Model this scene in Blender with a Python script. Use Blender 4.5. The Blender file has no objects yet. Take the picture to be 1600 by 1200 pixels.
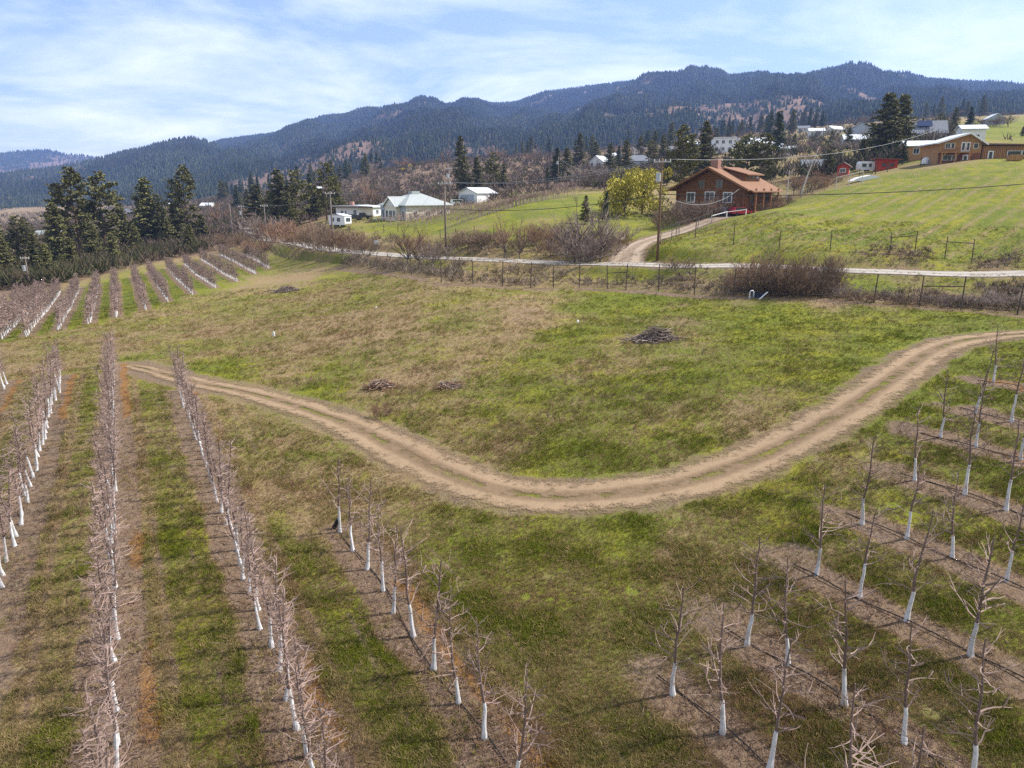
import bpy, math, random
import numpy as np
from mathutils import Vector, Matrix

random.seed(7)
RNG = np.random.default_rng(11)
S = bpy.context.scene
C = S.collection

# ------------------------------------------------------------------ camera, sky, sun, exposure
CAM_H, PITCH, FPX = 13.0, math.radians(14.7), 1142.0
cam = bpy.data.cameras.new('camera')
cam.sensor_fit = 'HORIZONTAL'
cam.sensor_width = 36.0
cam.lens = 36.0 * FPX / 1600.0
cam.clip_start = 0.2
cam.clip_end = 30000
camo = bpy.data.objects.new('camera', cam)
C.objects.link(camo)
camo.location = (0, 0, CAM_H)
camo.rotation_euler = (math.pi / 2 - PITCH, 0, 0)
S.camera = camo

SUN_EL, SUN_AZ = math.radians(46), math.radians(78)     # azimuth measured from +Y towards +X
world = bpy.data.worlds.new('World')
S.world = world
world.use_nodes = True
wn, wl = world.node_tree.nodes, world.node_tree.links
wn.clear()
w_out = wn.new('ShaderNodeOutputWorld')
w_bg = wn.new('ShaderNodeBackground')
w_bg.inputs['Strength'].default_value = 0.08
sky = wn.new('ShaderNodeTexSky')
sky.sky_type = 'NISHITA'
sky.sun_disc = False
sky.sun_elevation = SUN_EL
sky.sun_rotation = SUN_AZ
sky.altitude = 400
sky.air_density = 1.0
sky.dust_density = 0.6
w_tc = wn.new('ShaderNodeTexCoord')
w_sep = wn.new('ShaderNodeSeparateXYZ')
wl.new(w_tc.outputs['Generated'], w_sep.inputs[0])
w_add = wn.new('ShaderNodeMath'); w_add.operation = 'ADD'; w_add.inputs[1].default_value = 0.12
wl.new(w_sep.outputs['Z'], w_add.inputs[0])
w_max = wn.new('ShaderNodeMath'); w_max.operation = 'MAXIMUM'; w_max.inputs[1].default_value = 0.03
wl.new(w_add.outputs[0], w_max.inputs[0])
w_dx = wn.new('ShaderNodeMath'); w_dx.operation = 'DIVIDE'
w_dy = wn.new('ShaderNodeMath'); w_dy.operation = 'DIVIDE'
wl.new(w_sep.outputs['X'], w_dx.inputs[0]); wl.new(w_max.outputs[0], w_dx.inputs[1])
wl.new(w_sep.outputs['Y'], w_dy.inputs[0]); wl.new(w_max.outputs[0], w_dy.inputs[1])
w_cmb = wn.new('ShaderNodeCombineXYZ')
wl.new(w_dx.outputs[0], w_cmb.inputs[0]); wl.new(w_dy.outputs[0], w_cmb.inputs[1])
w_nz = wn.new('ShaderNodeTexNoise')
w_nz.inputs['Scale'].default_value = 0.75
w_nz.inputs['Detail'].default_value = 9
w_nz.inputs['Roughness'].default_value = 0.58
w_nz.inputs['Distortion'].default_value = 0.35
wl.new(w_cmb.outputs[0], w_nz.inputs['Vector'])
w_rmp = wn.new('ShaderNodeValToRGB')
w_rmp.color_ramp.elements[0].position = 0.44
w_rmp.color_ramp.elements[0].color = (0.10, 0.10, 0.10, 1)
w_rmp.color_ramp.elements[1].position = 0.66
w_rmp.color_ramp.elements[1].color = (0.95, 0.95, 0.95, 1)
wl.new(w_nz.outputs['Fac'], w_rmp.inputs[0])
w_mix = wn.new('ShaderNodeMix'); w_mix.data_type = 'RGBA'
wl.new(w_rmp.outputs[0], w_mix.inputs['Factor'])
wl.new(sky.outputs[0], w_mix.inputs['A'])
w_mix.inputs['B'].default_value = (9.6, 9.8, 10.2, 1)
wl.new(w_mix.outputs['Result'], w_bg.inputs['Color'])
wl.new(w_bg.outputs[0], w_out.inputs[0])

sun = bpy.data.lights.new('sun', 'SUN')
sun.energy = 4.8
sun.angle = math.radians(1.2)
sun.color = (1.0, 0.955, 0.89)
suno = bpy.data.objects.new('sun', sun)
C.objects.link(suno)
sd = Vector((math.sin(SUN_AZ) * math.cos(SUN_EL), math.cos(SUN_AZ) * math.cos(SUN_EL), math.sin(SUN_EL)))
suno.rotation_euler = (-sd).to_track_quat('-Z', 'Y').to_euler()
suno.location = (200, 50, 300)

S.view_settings.view_transform = 'Standard'
S.view_settings.look = 'None'
S.view_settings.exposure = 1.0
S.view_settings.gamma = 1.0
S.view_settings.use_curve_mapping = False
S.render.engine = 'CYCLES'
S.cycles.use_denoising = False
S.cycles.max_bounces = 6
S.cycles.diffuse_bounces = 3
S.cycles.transparent_max_bounces = 12
S.cycles.volume_bounces = 1
HAZE_DENSITY = 1.15e-4

# ------------------------------------------------------------------ numeric helpers
def hsh(ix, iy, seed):
    n = (ix.astype(np.int64) * 374761393 + iy.astype(np.int64) * 668265263 + seed * 974634777) & 0xFFFFFFFF
    n = ((n ^ (n >> 13)) * 1274126177) & 0xFFFFFFFF
    return ((n ^ (n >> 16)) & 0xFFFF) / 65535.0

def vnoise(x, y, seed=0):
    x = np.asarray(x, float); y = np.asarray(y, float)
    ix, iy = np.floor(x), np.floor(y)
    fx, fy = x - ix, y - iy
    fx = fx * fx * (3 - 2 * fx); fy = fy * fy * (3 - 2 * fy)
    a = hsh(ix, iy, seed); b = hsh(ix + 1, iy, seed); c = hsh(ix, iy + 1, seed); d = hsh(ix + 1, iy + 1, seed)
    return a + (b - a) * fx + (c - a) * fy + (a - b - c + d) * fx * fy

def fbm(x, y, seed=0, octv=4, gain=0.5):
    t, a, s = 0, 1.0, 0
    for k in range(octv):
        t = t + a * vnoise(x * 2 ** k + 17.3 * k, y * 2 ** k - 9.1 * k, seed + k)
        s += a; a *= gain
    return t / s

def sstep(a, b, x):
    t = np.clip((x - a) / (b - a), 0, 1)
    return t * t * (3 - 2 * t)

def ray(px, py):
    u, v = (px - 800) / FPX, (600 - py) / FPX
    return np.array([u, math.cos(PITCH) + v * math.sin(PITCH), -math.sin(PITCH) + v * math.cos(PITCH)])

def project(x, y, z):
    dz = z - CAM_H
    fwd = y * math.cos(PITCH) - dz * math.sin(PITCH)
    up = y * math.sin(PITCH) + dz * math.cos(PITCH)
    return 800 + FPX * x / fwd, 600 - FPX * up / fwd

class TPS:
    def __init__(self, P, V, lam=1e-3):
        P = np.asarray(P, float); V = np.asarray(V, float)
        n = len(P)
        A = np.zeros((n + 3, n + 3))
        A[:n, :n] = self.phi(np.hypot(P[:, None, 0] - P[None, :, 0], P[:, None, 1] - P[None, :, 1])) + lam * np.eye(n)
        A[:n, n] = 1; A[:n, n + 1:] = P
        A[n, :n] = 1; A[n + 1:, :n] = P.T
        b = np.zeros(n + 3); b[:n] = V
        self.w = np.linalg.lstsq(A, b, rcond=None)[0]
        self.P = P
    @staticmethod
    def phi(r):
        return r * r * np.log(np.maximum(r, 1e-9))
    def __call__(self, a, b):
        a = np.asarray(a, float); b = np.asarray(b, float)
        sh = a.shape; a = a.ravel(); b = b.ravel()
        out = np.empty(a.size); n = len(self.P)
        for i in range(0, a.size, 20000):
            s = slice(i, i + 20000)
            r = np.hypot(a[s, None] - self.P[None, :, 0], b[s, None] - self.P[None, :, 1])
            out[s] = self.phi(r) @ self.w[:n] + self.w[n] + self.w[n + 1] * a[s] + self.w[n + 2] * b[s]
        return out.reshape(sh)

def dom(x, y):
    r = np.hypot(x, y)
    th = np.clip(np.arctan2(x, np.maximum(y, 1e-6) if np.isscalar(y) else y), -0.85, 0.85)
    return th * 2.5, np.log(np.clip(r, 11, 1500)), r

# survey points of the land: image direction + height (near) or + forward distance (far)
ZP = [(170, 1040, 0), (400, 1000, 0), (680, 1050, 0), (534, 832, 0), (295, 665, 0), (180, 600, -.4), (100, 595, -.6), (5, 870, -.2),
      (0, 700, -.6), (900, 1000, .2), (1163, 997, .6), (1055, 1080, .3), (1275, 897, 1.1), (1515, 1028, 1.2), (1347, 815, 1.5),
      (1570, 910, 1.6), (1437, 750, 2.0), (1580, 800, 2.05), (1467, 683, 2.4), (1595, 720, 2.5), (1523, 645, 2.75), (1552, 598, 2.95),
      (0, 1200, 0), (800, 1200, 0), (1600, 1200, 1.0), (850, 780, .4), (1200, 720, 1.3), (1300, 640, 2.1), (1000, 650, 1.2), (700, 600, .6),
      (500, 600, 0), (0, 600, -1.2), (40, 524, -3), (180, 494, -3), (300, 460, -2.6), (400, 428, -2.3), (330, 520, -1.6), (450, 480, -.9),
      (600, 510, .6), (430, 560, -.4), (560, 460, .4), (0, 462, -6.5), (100, 440, -5.6), (180, 425, -5), (260, 405, -4), (330, 392, -3.2),
      (440, 412, -1.5), (540, 418, 0), (643, 427, 1.5), (700, 442, 1.9), (829, 446, 2.0), (918, 447, 2.0), (1029, 450, 2.1), (1085, 457, 2.2),
      (1146, 466, 2.4), (1284, 476, 2.6), (1436, 484, 2.75), (1501, 490, 2.8), (1598, 500, 2.9), (1027, 527, 1.9), (800, 490, 1.5),
      (1300, 560, 2.5), (1560, 522, 2.85), (650, 470, 1.2)]
YP = [(60, 418, 195), (200, 393, 235), (0, 410, 215), (100, 345, 700), (100, 318, 1400), (0, 330, 1000), (250, 330, 600), (350, 332, 450), (300, 300, 1400),
      (470, 386, 165), (410, 376, 215), (560, 395, 140), (700, 405, 118), (800, 409, 108), (920, 414, 100), (1000, 418, 95), (1200, 428, 88), (1400, 433, 84),
      (1600, 437, 81), (1500, 428, 87.5), (1200, 421, 92.5), (1600, 430, 86), (1217, 388, 97), (1297, 391, 95), (1430, 397, 93), (1600, 400, 91), (1146, 382, 101),
      (1040, 388, 99.5), (985, 408, 101), (990, 386, 112), (1060, 364, 126), (1150, 337, 142), (1100, 330, 150), (1190, 331, 150),
      (1300, 360, 108), (1300, 303, 140), (1450, 335, 115), (1450, 276, 145), (1590, 258, 147), (1590, 330, 112), (1200, 330, 122), (1500, 251, 166),
      (1390, 262, 185), (1320, 272, 190), (1230, 298, 185), (1130, 300, 205), (1600, 246, 175),
      (860, 350, 135), (900, 300, 215), (760, 347, 150), (760, 383, 125), (870, 388, 118), (620, 345, 185), (550, 343, 200), (500, 358, 188),
      (735, 319, 245), (950, 280, 300), (800, 266, 420), (700, 287, 370), (640, 264, 520), (560, 300, 420), (450, 332, 330), (1000, 252, 420),
      (1130, 237, 330), (1250, 240, 330), (1345, 212, 380), (1470, 215, 250), (1580, 190, 450), (1600, 212, 310), (1450, 185, 800), (1000, 228, 900),
      (800, 247, 900), (600, 272, 1000), (400, 302, 1200), (1200, 205, 900), (1600, 180, 900)]
pts, vals = [], []
for px, py, z in ZP:
    r = ray(px, py); t = (z - CAM_H) / r[2]; p = r * t
    a, b, rr = dom(p[0], p[1]); pts.append((a, b)); vals.append(z / rr)
for px, py, Y in YP:
    r = ray(px, py); t = Y / r[1]; p = r * t
    a, b, rr = dom(p[0], p[1]); pts.append((a, b)); vals.append((p[2] + CAM_H) / rr)
LAND = TPS(pts, vals, 2e-4)

def base_z(x, y):
    x = np.asarray(x, float); y = np.asarray(y, float)
    a, b, r = dom(x, y)
    z = LAND(a, b) * np.minimum(r, 1500)
    amp = sstep(8, 30, r)
    z = z + amp * ((fbm(x * .09, y * .09, 3) - .5) * .5 * sstep(30, 90, r) + (fbm(x * .45, y * .45, 5, 3) - .5) * .16)
    return z

POLYS = []   # levelled strips of land: (xy points, z points, half width, blend width)
def poly_near(P, x, y):
    """distance to a polyline and parameter along it"""
    x = np.ravel(x); y = np.ravel(y)
    best = np.full(x.size, 1e9); par = np.zeros(x.size)
    L = 0.0
    for i in range(len(P) - 1):
        ax, ay = P[i][0], P[i][1]; dx, dy = P[i + 1][0] - ax, P[i + 1][1] - ay
        l2 = dx * dx + dy * dy
        t = np.clip(((x - ax) * dx + (y - ay) * dy) / l2, 0, 1)
        d = np.hypot(x - ax - t * dx, y - ay - t * dy)
        m = d < best
        best[m] = d[m]; par[m] = i + t[m]
    return best, par

def ground_z(x, y):
    x = np.asarray(x, float); y = np.asarray(y, float)
    z = base_z(x, y)
    sh = z.shape
    z = z.ravel().copy()
    for P, Z, hw, bw in POLYS:
        lo = P.min(0) - hw - bw; hi = P.max(0) + hw + bw
        xf, yf = x.ravel(), y.ravel()
        m = (xf > lo[0]) & (xf < hi[0]) & (yf > lo[1]) & (yf < hi[1])
        if not m.any():
            continue
        d, par = poly_near(P, xf[m], yf[m])
        zr = np.interp(par, np.arange(len(Z)), Z)
        w = 1 - sstep(hw, hw + bw, d)
        z[m] = z[m] * (1 - w) + zr * w
    return z.reshape(sh)

def hit(px, py, tmin=12, tmax=1600):
    r = ray(px, py)
    t = np.exp(np.linspace(math.log(tmin), math.log(tmax), 700))
    p = r[None, :] * t[:, None]
    g = base_z(p[:, 0], p[:, 1])
    below = (p[:, 2] + CAM_H) < g
    if not below.any():
        i = len(t) - 1
    else:
        i = int(np.argmax(below))
    i = max(i, 1)
    f0 = p[i - 1, 2] + CAM_H - g[i - 1]; f1 = p[i, 2] + CAM_H - g[i]
    k = f0 / (f0 - f1) if f0 != f1 else 0
    q = p[i - 1] * (1 - k) + p[i] * k
    return np.array([q[0], q[1]])

def at(px, Y):
    """ground point seen in column px at forward distance Y (py only corrects the slight lens tilt)"""
    x = (px - 800) / FPX * (Y * math.cos(PITCH) + CAM_H * math.sin(PITCH) * 0.5)
    for _ in range(3):
        z = float(ground_z(np.array([x]), np.array([Y]))[0])
        x = (px - 800) / FPX * (Y * math.cos(PITCH) - (z - CAM_H) * math.sin(PITCH))
    return Vector((x, Y, float(ground_z(np.array([x]), np.array([Y]))[0])))

def on_ray(px, py, Y):
    r = ray(px, py); return Vector(r * (Y / r[1])) + Vector((0, 0, CAM_H))

def depth(p):
    return p[1] * math.cos(PITCH) - (p[2] - CAM_H) * math.sin(PITCH)

def gz(x, y):
    return float(ground_z(np.array([float(x)]), np.array([float(y)]))[0])

def smooth_path(P, step):
    P = np.asarray(P, float)
    for _ in range(3):
        Q = [P[0]]
        for a, b in zip(P[:-1], P[1:]):
            Q += [a * .75 + b * .25, a * .25 + b * .75]
        Q.append(P[-1]); P = np.array(Q)
    d = np.r_[0, np.cumsum(np.hypot(*np.diff(P, axis=0).T))]
    n = max(int(d[-1] / step), 2)
    s = np.linspace(0, d[-1], n)
    return np.c_[np.interp(s, d, P[:, 0]), np.interp(s, d, P[:, 1])]

# ------------------------------------------------------------------ materials
def new_mat(name):
    m = bpy.data.materials.new(name)
    m.use_nodes = True
    return m, m.node_tree.nodes, m.node_tree.links, m.node_tree.nodes['Principled BSDF']

def mat(name, col, rough=.85, nscale=0, namt=.25, bump=0, metal=0, spec=.25, rnd=0, bscale=None, stretch=None):
    m, n, l, b = new_mat(name)
    b.inputs['Roughness'].default_value = rough
    b.inputs['Metallic'].default_value = metal
    b.inputs['Specular IOR Level'].default_value = spec
    b.inputs['Base Color'].default_value = (*col, 1)
    src = None
    if nscale:
        tc = n.new('ShaderNodeTexCoord')
        mp = n.new('ShaderNodeMapping')
        if stretch: mp.inputs['Scale'].default_value = stretch
        l.new(tc.outputs['Object'], mp.inputs[0])
        nz = n.new('ShaderNodeTexNoise'); nz.inputs['Scale'].default_value = nscale; nz.inputs['Detail'].default_value = 6
        nz.inputs['Roughness'].default_value = .65
        l.new(mp.outputs[0], nz.inputs['Vector'])
        mr = n.new('ShaderNodeMapRange')
        mr.inputs['From Min'].default_value = .25; mr.inputs['From Max'].default_value = .75
        mr.inputs['To Min'].default_value = 1 - namt; mr.inputs['To Max'].default_value = 1 + namt
        l.new(nz.outputs['Fac'], mr.inputs['Value'])
        hs = n.new('ShaderNodeHueSaturation'); hs.inputs['Color'].default_value = (*col, 1)
        l.new(mr.outputs[0], hs.inputs['Value'])
        src = hs
        if bump:
            bp = n.new('ShaderNodeBump'); bp.inputs['Strength'].default_value = bump; bp.inputs['Distance'].default_value = .05
            l.new(nz.outputs['Fac'], bp.inputs['Height']); l.new(bp.outputs[0], b.inputs['Normal'])
    if rnd:
        oi = n.new('ShaderNodeObjectInfo')
        mr2 = n.new('ShaderNodeMapRange'); mr2.inputs['To Min'].default_value = 1 - rnd; mr2.inputs['To Max'].default_value = 1 + rnd
        l.new(oi.outputs['Random'], mr2.inputs['Value'])
        h2 = n.new('ShaderNodeHueSaturation')
        if src: l.new(src.outputs[0], h2.inputs['Color'])
        else: h2.inputs['Color'].default_value = (*col, 1)
        l.new(mr2.outputs[0], h2.inputs['Value'])
        src = h2
    if src: l.new(src.outputs[0], b.inputs['Base Color'])
    return m

def tint_mat(name, rough=.9, attr='INSTANCER', transl=0.0):
    m, n, l, b = new_mat(name)
    a = n.new('ShaderNodeAttribute'); a.attribute_type = attr; a.attribute_name = 'tint'
    l.new(a.outputs['Color'], b.inputs['Base Color'])
    b.inputs['Roughness'].default_value = rough
    b.inputs['Specular IOR Level'].default_value = .1
    return m

M = {}
M['bark'] = mat('orchard_bark', (.15, .105, .088), .9, 9, .35, .3, rnd=.15)
M['paint'] = mat('trunk_paint', (.55, .54, .535), .85, 5, .28, .2, rnd=.10)
def stain(m, col):
    n, l = m.node_tree.nodes, m.node_tree.links
    b = n['Principled BSDF']; src = b.inputs['Base Color'].links[0].from_socket
    tc = n.new('ShaderNodeTexCoord'); oi = n.new('ShaderNodeObjectInfo')
    ad = n.new('ShaderNodeVectorMath'); ad.operation = 'MULTIPLY_ADD'; ad.inputs[1].default_value = (1, 1, .6)
    l.new(tc.outputs['Object'], ad.inputs[0]); l.new(oi.outputs['Location'], ad.inputs[2])
    nz = n.new('ShaderNodeTexNoise'); nz.inputs['Scale'].default_value = 5; nz.inputs['Detail'].default_value = 5; nz.inputs['Roughness'].default_value = .7
    l.new(ad.outputs[0], nz.inputs['Vector'])
    rp = n.new('ShaderNodeValToRGB'); rp.color_ramp.elements[0].position = .52; rp.color_ramp.elements[1].position = .68
    l.new(nz.outputs['Fac'], rp.inputs[0])
    mx = n.new('ShaderNodeMix'); mx.data_type = 'RGBA'; l.new(rp.outputs[0], mx.inputs['Factor']); l.new(src, mx.inputs['A']); mx.inputs['B'].default_value = (*col, 1)
    l.new(mx.outputs['Result'], b.inputs['Base Color'])
stain(M['paint'], (.33, .27, .23))
M['twig'] = mat('orchard_twig', (.25, .175, .145), .85, 3, .2, rnd=.2)
M['bush'] = mat('bush_twig', (.205, .138, .090), .9, .6, .25, rnd=.2)
M['bush_red'] = mat('bush_twig_reddish', (.235, .138, .085), .9, .6, .25, rnd=.2)
M['bush_grey'] = mat('bush_twig_grey', (.26, .20, .165), .9, .6, .25, rnd=.15)
M['stem'] = mat('bush_stem', (.13, .10, .085), .9, 3, .25)
M['birch'] = mat('birch_bark', (.55, .52, .47), .8, 4, .3)
M['pine_bark'] = mat('pine_bark', (.11, .07, .05), .95, 3, .3, .4)
M['pine'] = mat('pine_needles', (.145, .138, .050), .85, 1.6, .5, rnd=.22, spec=.15)
M['spruce'] = mat('spruce_needles', (.082, .100, .044), .85, 1.6, .45, rnd=.2, spec=.15)
M['olive'] = mat('olive_pine_needles', (.15, .145, .055), .85, .5, .4, rnd=.15, spec=.15)
M['willow'] = mat('willow_leaves', (.36, .31, .04), .8, .6, .3)
M['yellow'] = mat('yellow_blossom', (.50, .36, .03), .8, 2, .25)
M['hedge'] = mat('evergreen_shrub', (.05, .06, .02), .9, .8, .4, rnd=.2)
M['post'] = mat('weathered_post', (.085, .065, .05), .9, 4, .3)
M['pole'] = mat('pole_wood', (.14, .085, .045), .85, 2, .35, stretch=(3, 3, .3))
M['pole_grey'] = mat('pole_wood_grey', (.16, .13, .11), .85, 2, .35, stretch=(3, 3, .3))
M['armwood'] = mat('crossarm_wood', (.45, .42, .38), .8)
M['wire'] = mat('fence_wire', (.25, .25, .25), .5, metal=.6)
M['cable'] = mat('black_cable', (.02, .02, .022), .6)
M['cable_grey'] = mat('grey_cable', (.30, .30, .31), .5, metal=.3)
M['metal_grey'] = mat('grey_metal', (.42, .44, .46), .45, metal=.4)
M['log'] = mat('stained_log', (.205, .090, .033), .6, 1.2, .35, .1, stretch=(.3, .3, 3))
M['log_dark'] = mat('dark_stained_log', (.085, .045, .022), .65, 1.2, .3, stretch=(.3, .3, 3))
M['shake'] = mat('cedar_shake_roof', (.215, .112, .062), .85, 1.6, .28, .3)
M['brick'] = mat('chimney_brick', (.30, .16, .12), .9, 5, .3)
M['cedar'] = mat('cedar_siding', (.36, .19, .075), .75, 1.0, .3, stretch=(4, 4, .3))
M['cedar_red'] = mat('red_brown_siding', (.20, .075, .04), .75, 1.0, .3, stretch=(4, 4, .3))
M['white'] = mat('white_siding', (.72, .72, .72), .7, .7, .08)
M['cream'] = mat('cream_siding', (.66, .60, .50), .7, .7, .08)
M['trim'] = mat('white_trim', (.78, .78, .78), .6)
M['roof_green'] = mat('grey_green_shingle', (.30, .325, .32), .85, 1.5, .15, .2)
M['roof_grey'] = mat('grey_shingle', (.17, .18, .20), .85, 1.5, .2, .2)
M['roof_light'] = mat('pale_metal_roof', (.62, .65, .68), .4, .6, .08)
M['roof_brown'] = mat('brown_roof', (.16, .10, .075), .85, 1.5, .2)
M['glass'] = mat('window_glass', (.035, .045, .055), .08, spec=.6)
M['red'] = mat('red_barn_paint', (.42, .045, .025), .75, 1.5, .2)
M['red_car'] = mat('red_car_paint', (.33, .02, .03), .25, spec=.5)
M['dark_car'] = mat('dark_car_paint', (.03, .032, .036), .3, spec=.5)
M['white_car'] = mat('white_car_paint', (.72, .73, .74), .3, spec=.5)
M['grey_car'] = mat('grey_car_paint', (.30, .31, .33), .3, spec=.5)
M['tyre'] = mat('tyre_rubber', (.02, .02, .02), .9)
M['solar'] = mat('solar_panel', (.03, .04, .09), .2, spec=.6)
M['concrete'] = mat('grey_concrete', (.36, .34, .32), .9, 1, .15)
M['orange_pile'] = mat('cut_timber', (.38, .20, .09), .9, 1, .3)
M['tarp'] = mat('white_tarp', (.70, .70, .68), .6, 1, .1)
M['blue_grey'] = mat('blue_grey_siding', (.36, .40, .47), .7, .7, .1)
M['hose'] = mat('drip_hose', (.018, .017, .018), .6)

# ------------------------------------------------------------------ object helpers
def setp(o, label=None, cat=None, group=None, kind=None):
    if label: o['label'] = label
    if cat: o['category'] = cat
    if group: o['group'] = group
    if kind: o['kind'] = kind
    return o

def link(name, data, parent=None, loc=None, rz=None, scale=None):
    o = bpy.data.objects.new(name, data)
    C.objects.link(o)
    if parent: o.parent = parent
    if loc is not None: o.location = loc
    if rz is not None: o.rotation_euler = (0, 0, rz)
    if scale is not None: o.scale = scale if hasattr(scale, '__len__') else (scale,) * 3
    return o

def thing(name, label, cat, loc=(0, 0, 0), rz=0, group=None, scale=None):
    return setp(link(name, None, None, loc, rz, scale), label, cat, group)

class MB:
    """collects shapes and links them as one mesh"""
    def __init__(self):
        self.v = []; self.f = []
    def add(self, vs, fs):
        k = len(self.v)
        self.v.extend([tuple(map(float, p)) for p in vs])
        self.f.extend([tuple(i + k for i in f) for f in fs])
        return self
    def box(self, x0, x1, y0, y1, z0, z1):
        return self.add([(x0, y0, z0), (x1, y0, z0), (x1, y1, z0), (x0, y1, z0), (x0, y0, z1), (x1, y0, z1), (x1, y1, z1), (x0, y1, z1)],
                        [(0, 3, 2, 1), (4, 5, 6, 7), (0, 1, 5, 4), (1, 2, 6, 5), (2, 3, 7, 6), (3, 0, 4, 7)])
    def bar(self, a, b, w, h=None):
        a, b = Vector(a), Vector(b); h = h or w
        d = (b - a).normalized()
        up = Vector((0, 0, 1)) if abs(d.z) < .95 else Vector((0, 1, 0))
        s = d.cross(up).normalized() * w / 2; u = s.cross(d).normalized() * h / 2
        q = [a - s - u, a + s - u, a + s + u, a - s + u, b - s - u, b + s - u, b + s + u, b - s + u]
        return self.add(q, [(0, 3, 2, 1), (4, 5, 6, 7), (0, 1, 5, 4), (1, 2, 6, 5), (2, 3, 7, 6), (3, 0, 4, 7)])
    def tube(self, P, R, n=4, cap=True):
        P = [Vector(p) for p in P]
        if not hasattr(R, '__len__'): R = [R] * len(P)
        vs, fs = [], []
        ref = Vector((.3, .2, .93)).normalized()
        for i, p in enumerate(P):
            d = (P[min(i + 1, len(P) - 1)] - P[max(i - 1, 0)])
            if d.length < 1e-9: d = Vector((0, 0, 1))
            d.normalize()
            s = d.cross(ref)
            if s.length < .05: s = d.cross(Vector((1, 0, 0)))
            s.normalize(); u = d.cross(s)
            for k in range(n):
                a = 2 * math.pi * k / n
                vs.append(p + (s * math.cos(a) + u * math.sin(a)) * R[i])
        for i in range(len(P) - 1):
            for k in range(n):
                k2 = (k + 1) % n
                fs.append((i * n + k, i * n + k2, (i + 1) * n + k2, (i + 1) * n + k))
        if cap:
            fs.append(tuple(range(n))[::-1]); fs.append(tuple((len(P) - 1) * n + k for k in range(n)))
        return self.add(vs, fs)
    def prism(self, poly, axis, a, b):
        """polygon in a plane extruded along an axis: 'y' -> poly is (x,z); 'x' -> poly is (y,z); 'z' -> poly is (x,y)"""
        def mk(p, t):
            return (p[0], t, p[1]) if axis == 'y' else ((t, p[0], p[1]) if axis == 'x' else (p[0], p[1], t))
        n = len(poly)
        vs = [mk(p, a) for p in poly] + [mk(p, b) for p in poly]
        fs = [tuple(range(n)), tuple(range(2 * n - 1, n - 1, -1))] + [(i, i + n, (i + 1) % n + n, (i + 1) % n) for i in range(n)]
        return self.add(vs, fs)
    def mesh(self, name, m, smooth=False):
        me = bpy.data.meshes.new(name)
        me.from_pydata(self.v, [], self.f)
        me.materials.append(m)
        if smooth:
            me.polygons.foreach_set('use_smooth', [True] * len(me.polygons))
        me.update()
        return me
    def build(self, name, m, parent=None, loc=None, rz=None, smooth=False):
        return link(name, self.mesh(name, m, smooth), parent, loc, rz)

def np_mesh(name, V, F, m=None, smooth=False):
    me = bpy.data.meshes.new(name)
    V = np.asarray(V, np.float32); F = np.asarray(F, np.int32)
    k = F.shape[1]
    me.vertices.add(len(V)); me.vertices.foreach_set('co', V.ravel())
    me.loops.add(F.size); me.loops.foreach_set('vertex_index', F.ravel())
    me.polygons.add(len(F)); me.polygons.foreach_set('loop_start', np.arange(0, F.size, k, dtype=np.int32))
    if smooth: me.polygons.foreach_set('use_smooth', np.ones(len(F), bool))
    me.update(calc_edges=True)
    me.validate()
    if m: me.materials.append(m)
    return me

def fattr(me, name, vals):
    a = me.attributes.new(name, 'FLOAT', 'POINT')
    a.data.foreach_set('value', np.asarray(vals, np.float32))

def cattr(me, name, vals):
    a = me.attributes.new(name, 'FLOAT_COLOR', 'POINT')
    v = np.ones((len(vals), 4), np.float32); v[:, :3] = vals
    a.data.foreach_set('color', v.ravel())

def vattr(me, name, vals):
    a = me.attributes.new(name, 'FLOAT_VECTOR', 'POINT')
    a.data.foreach_set('vector', np.asarray(vals, np.float32).ravel())

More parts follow.
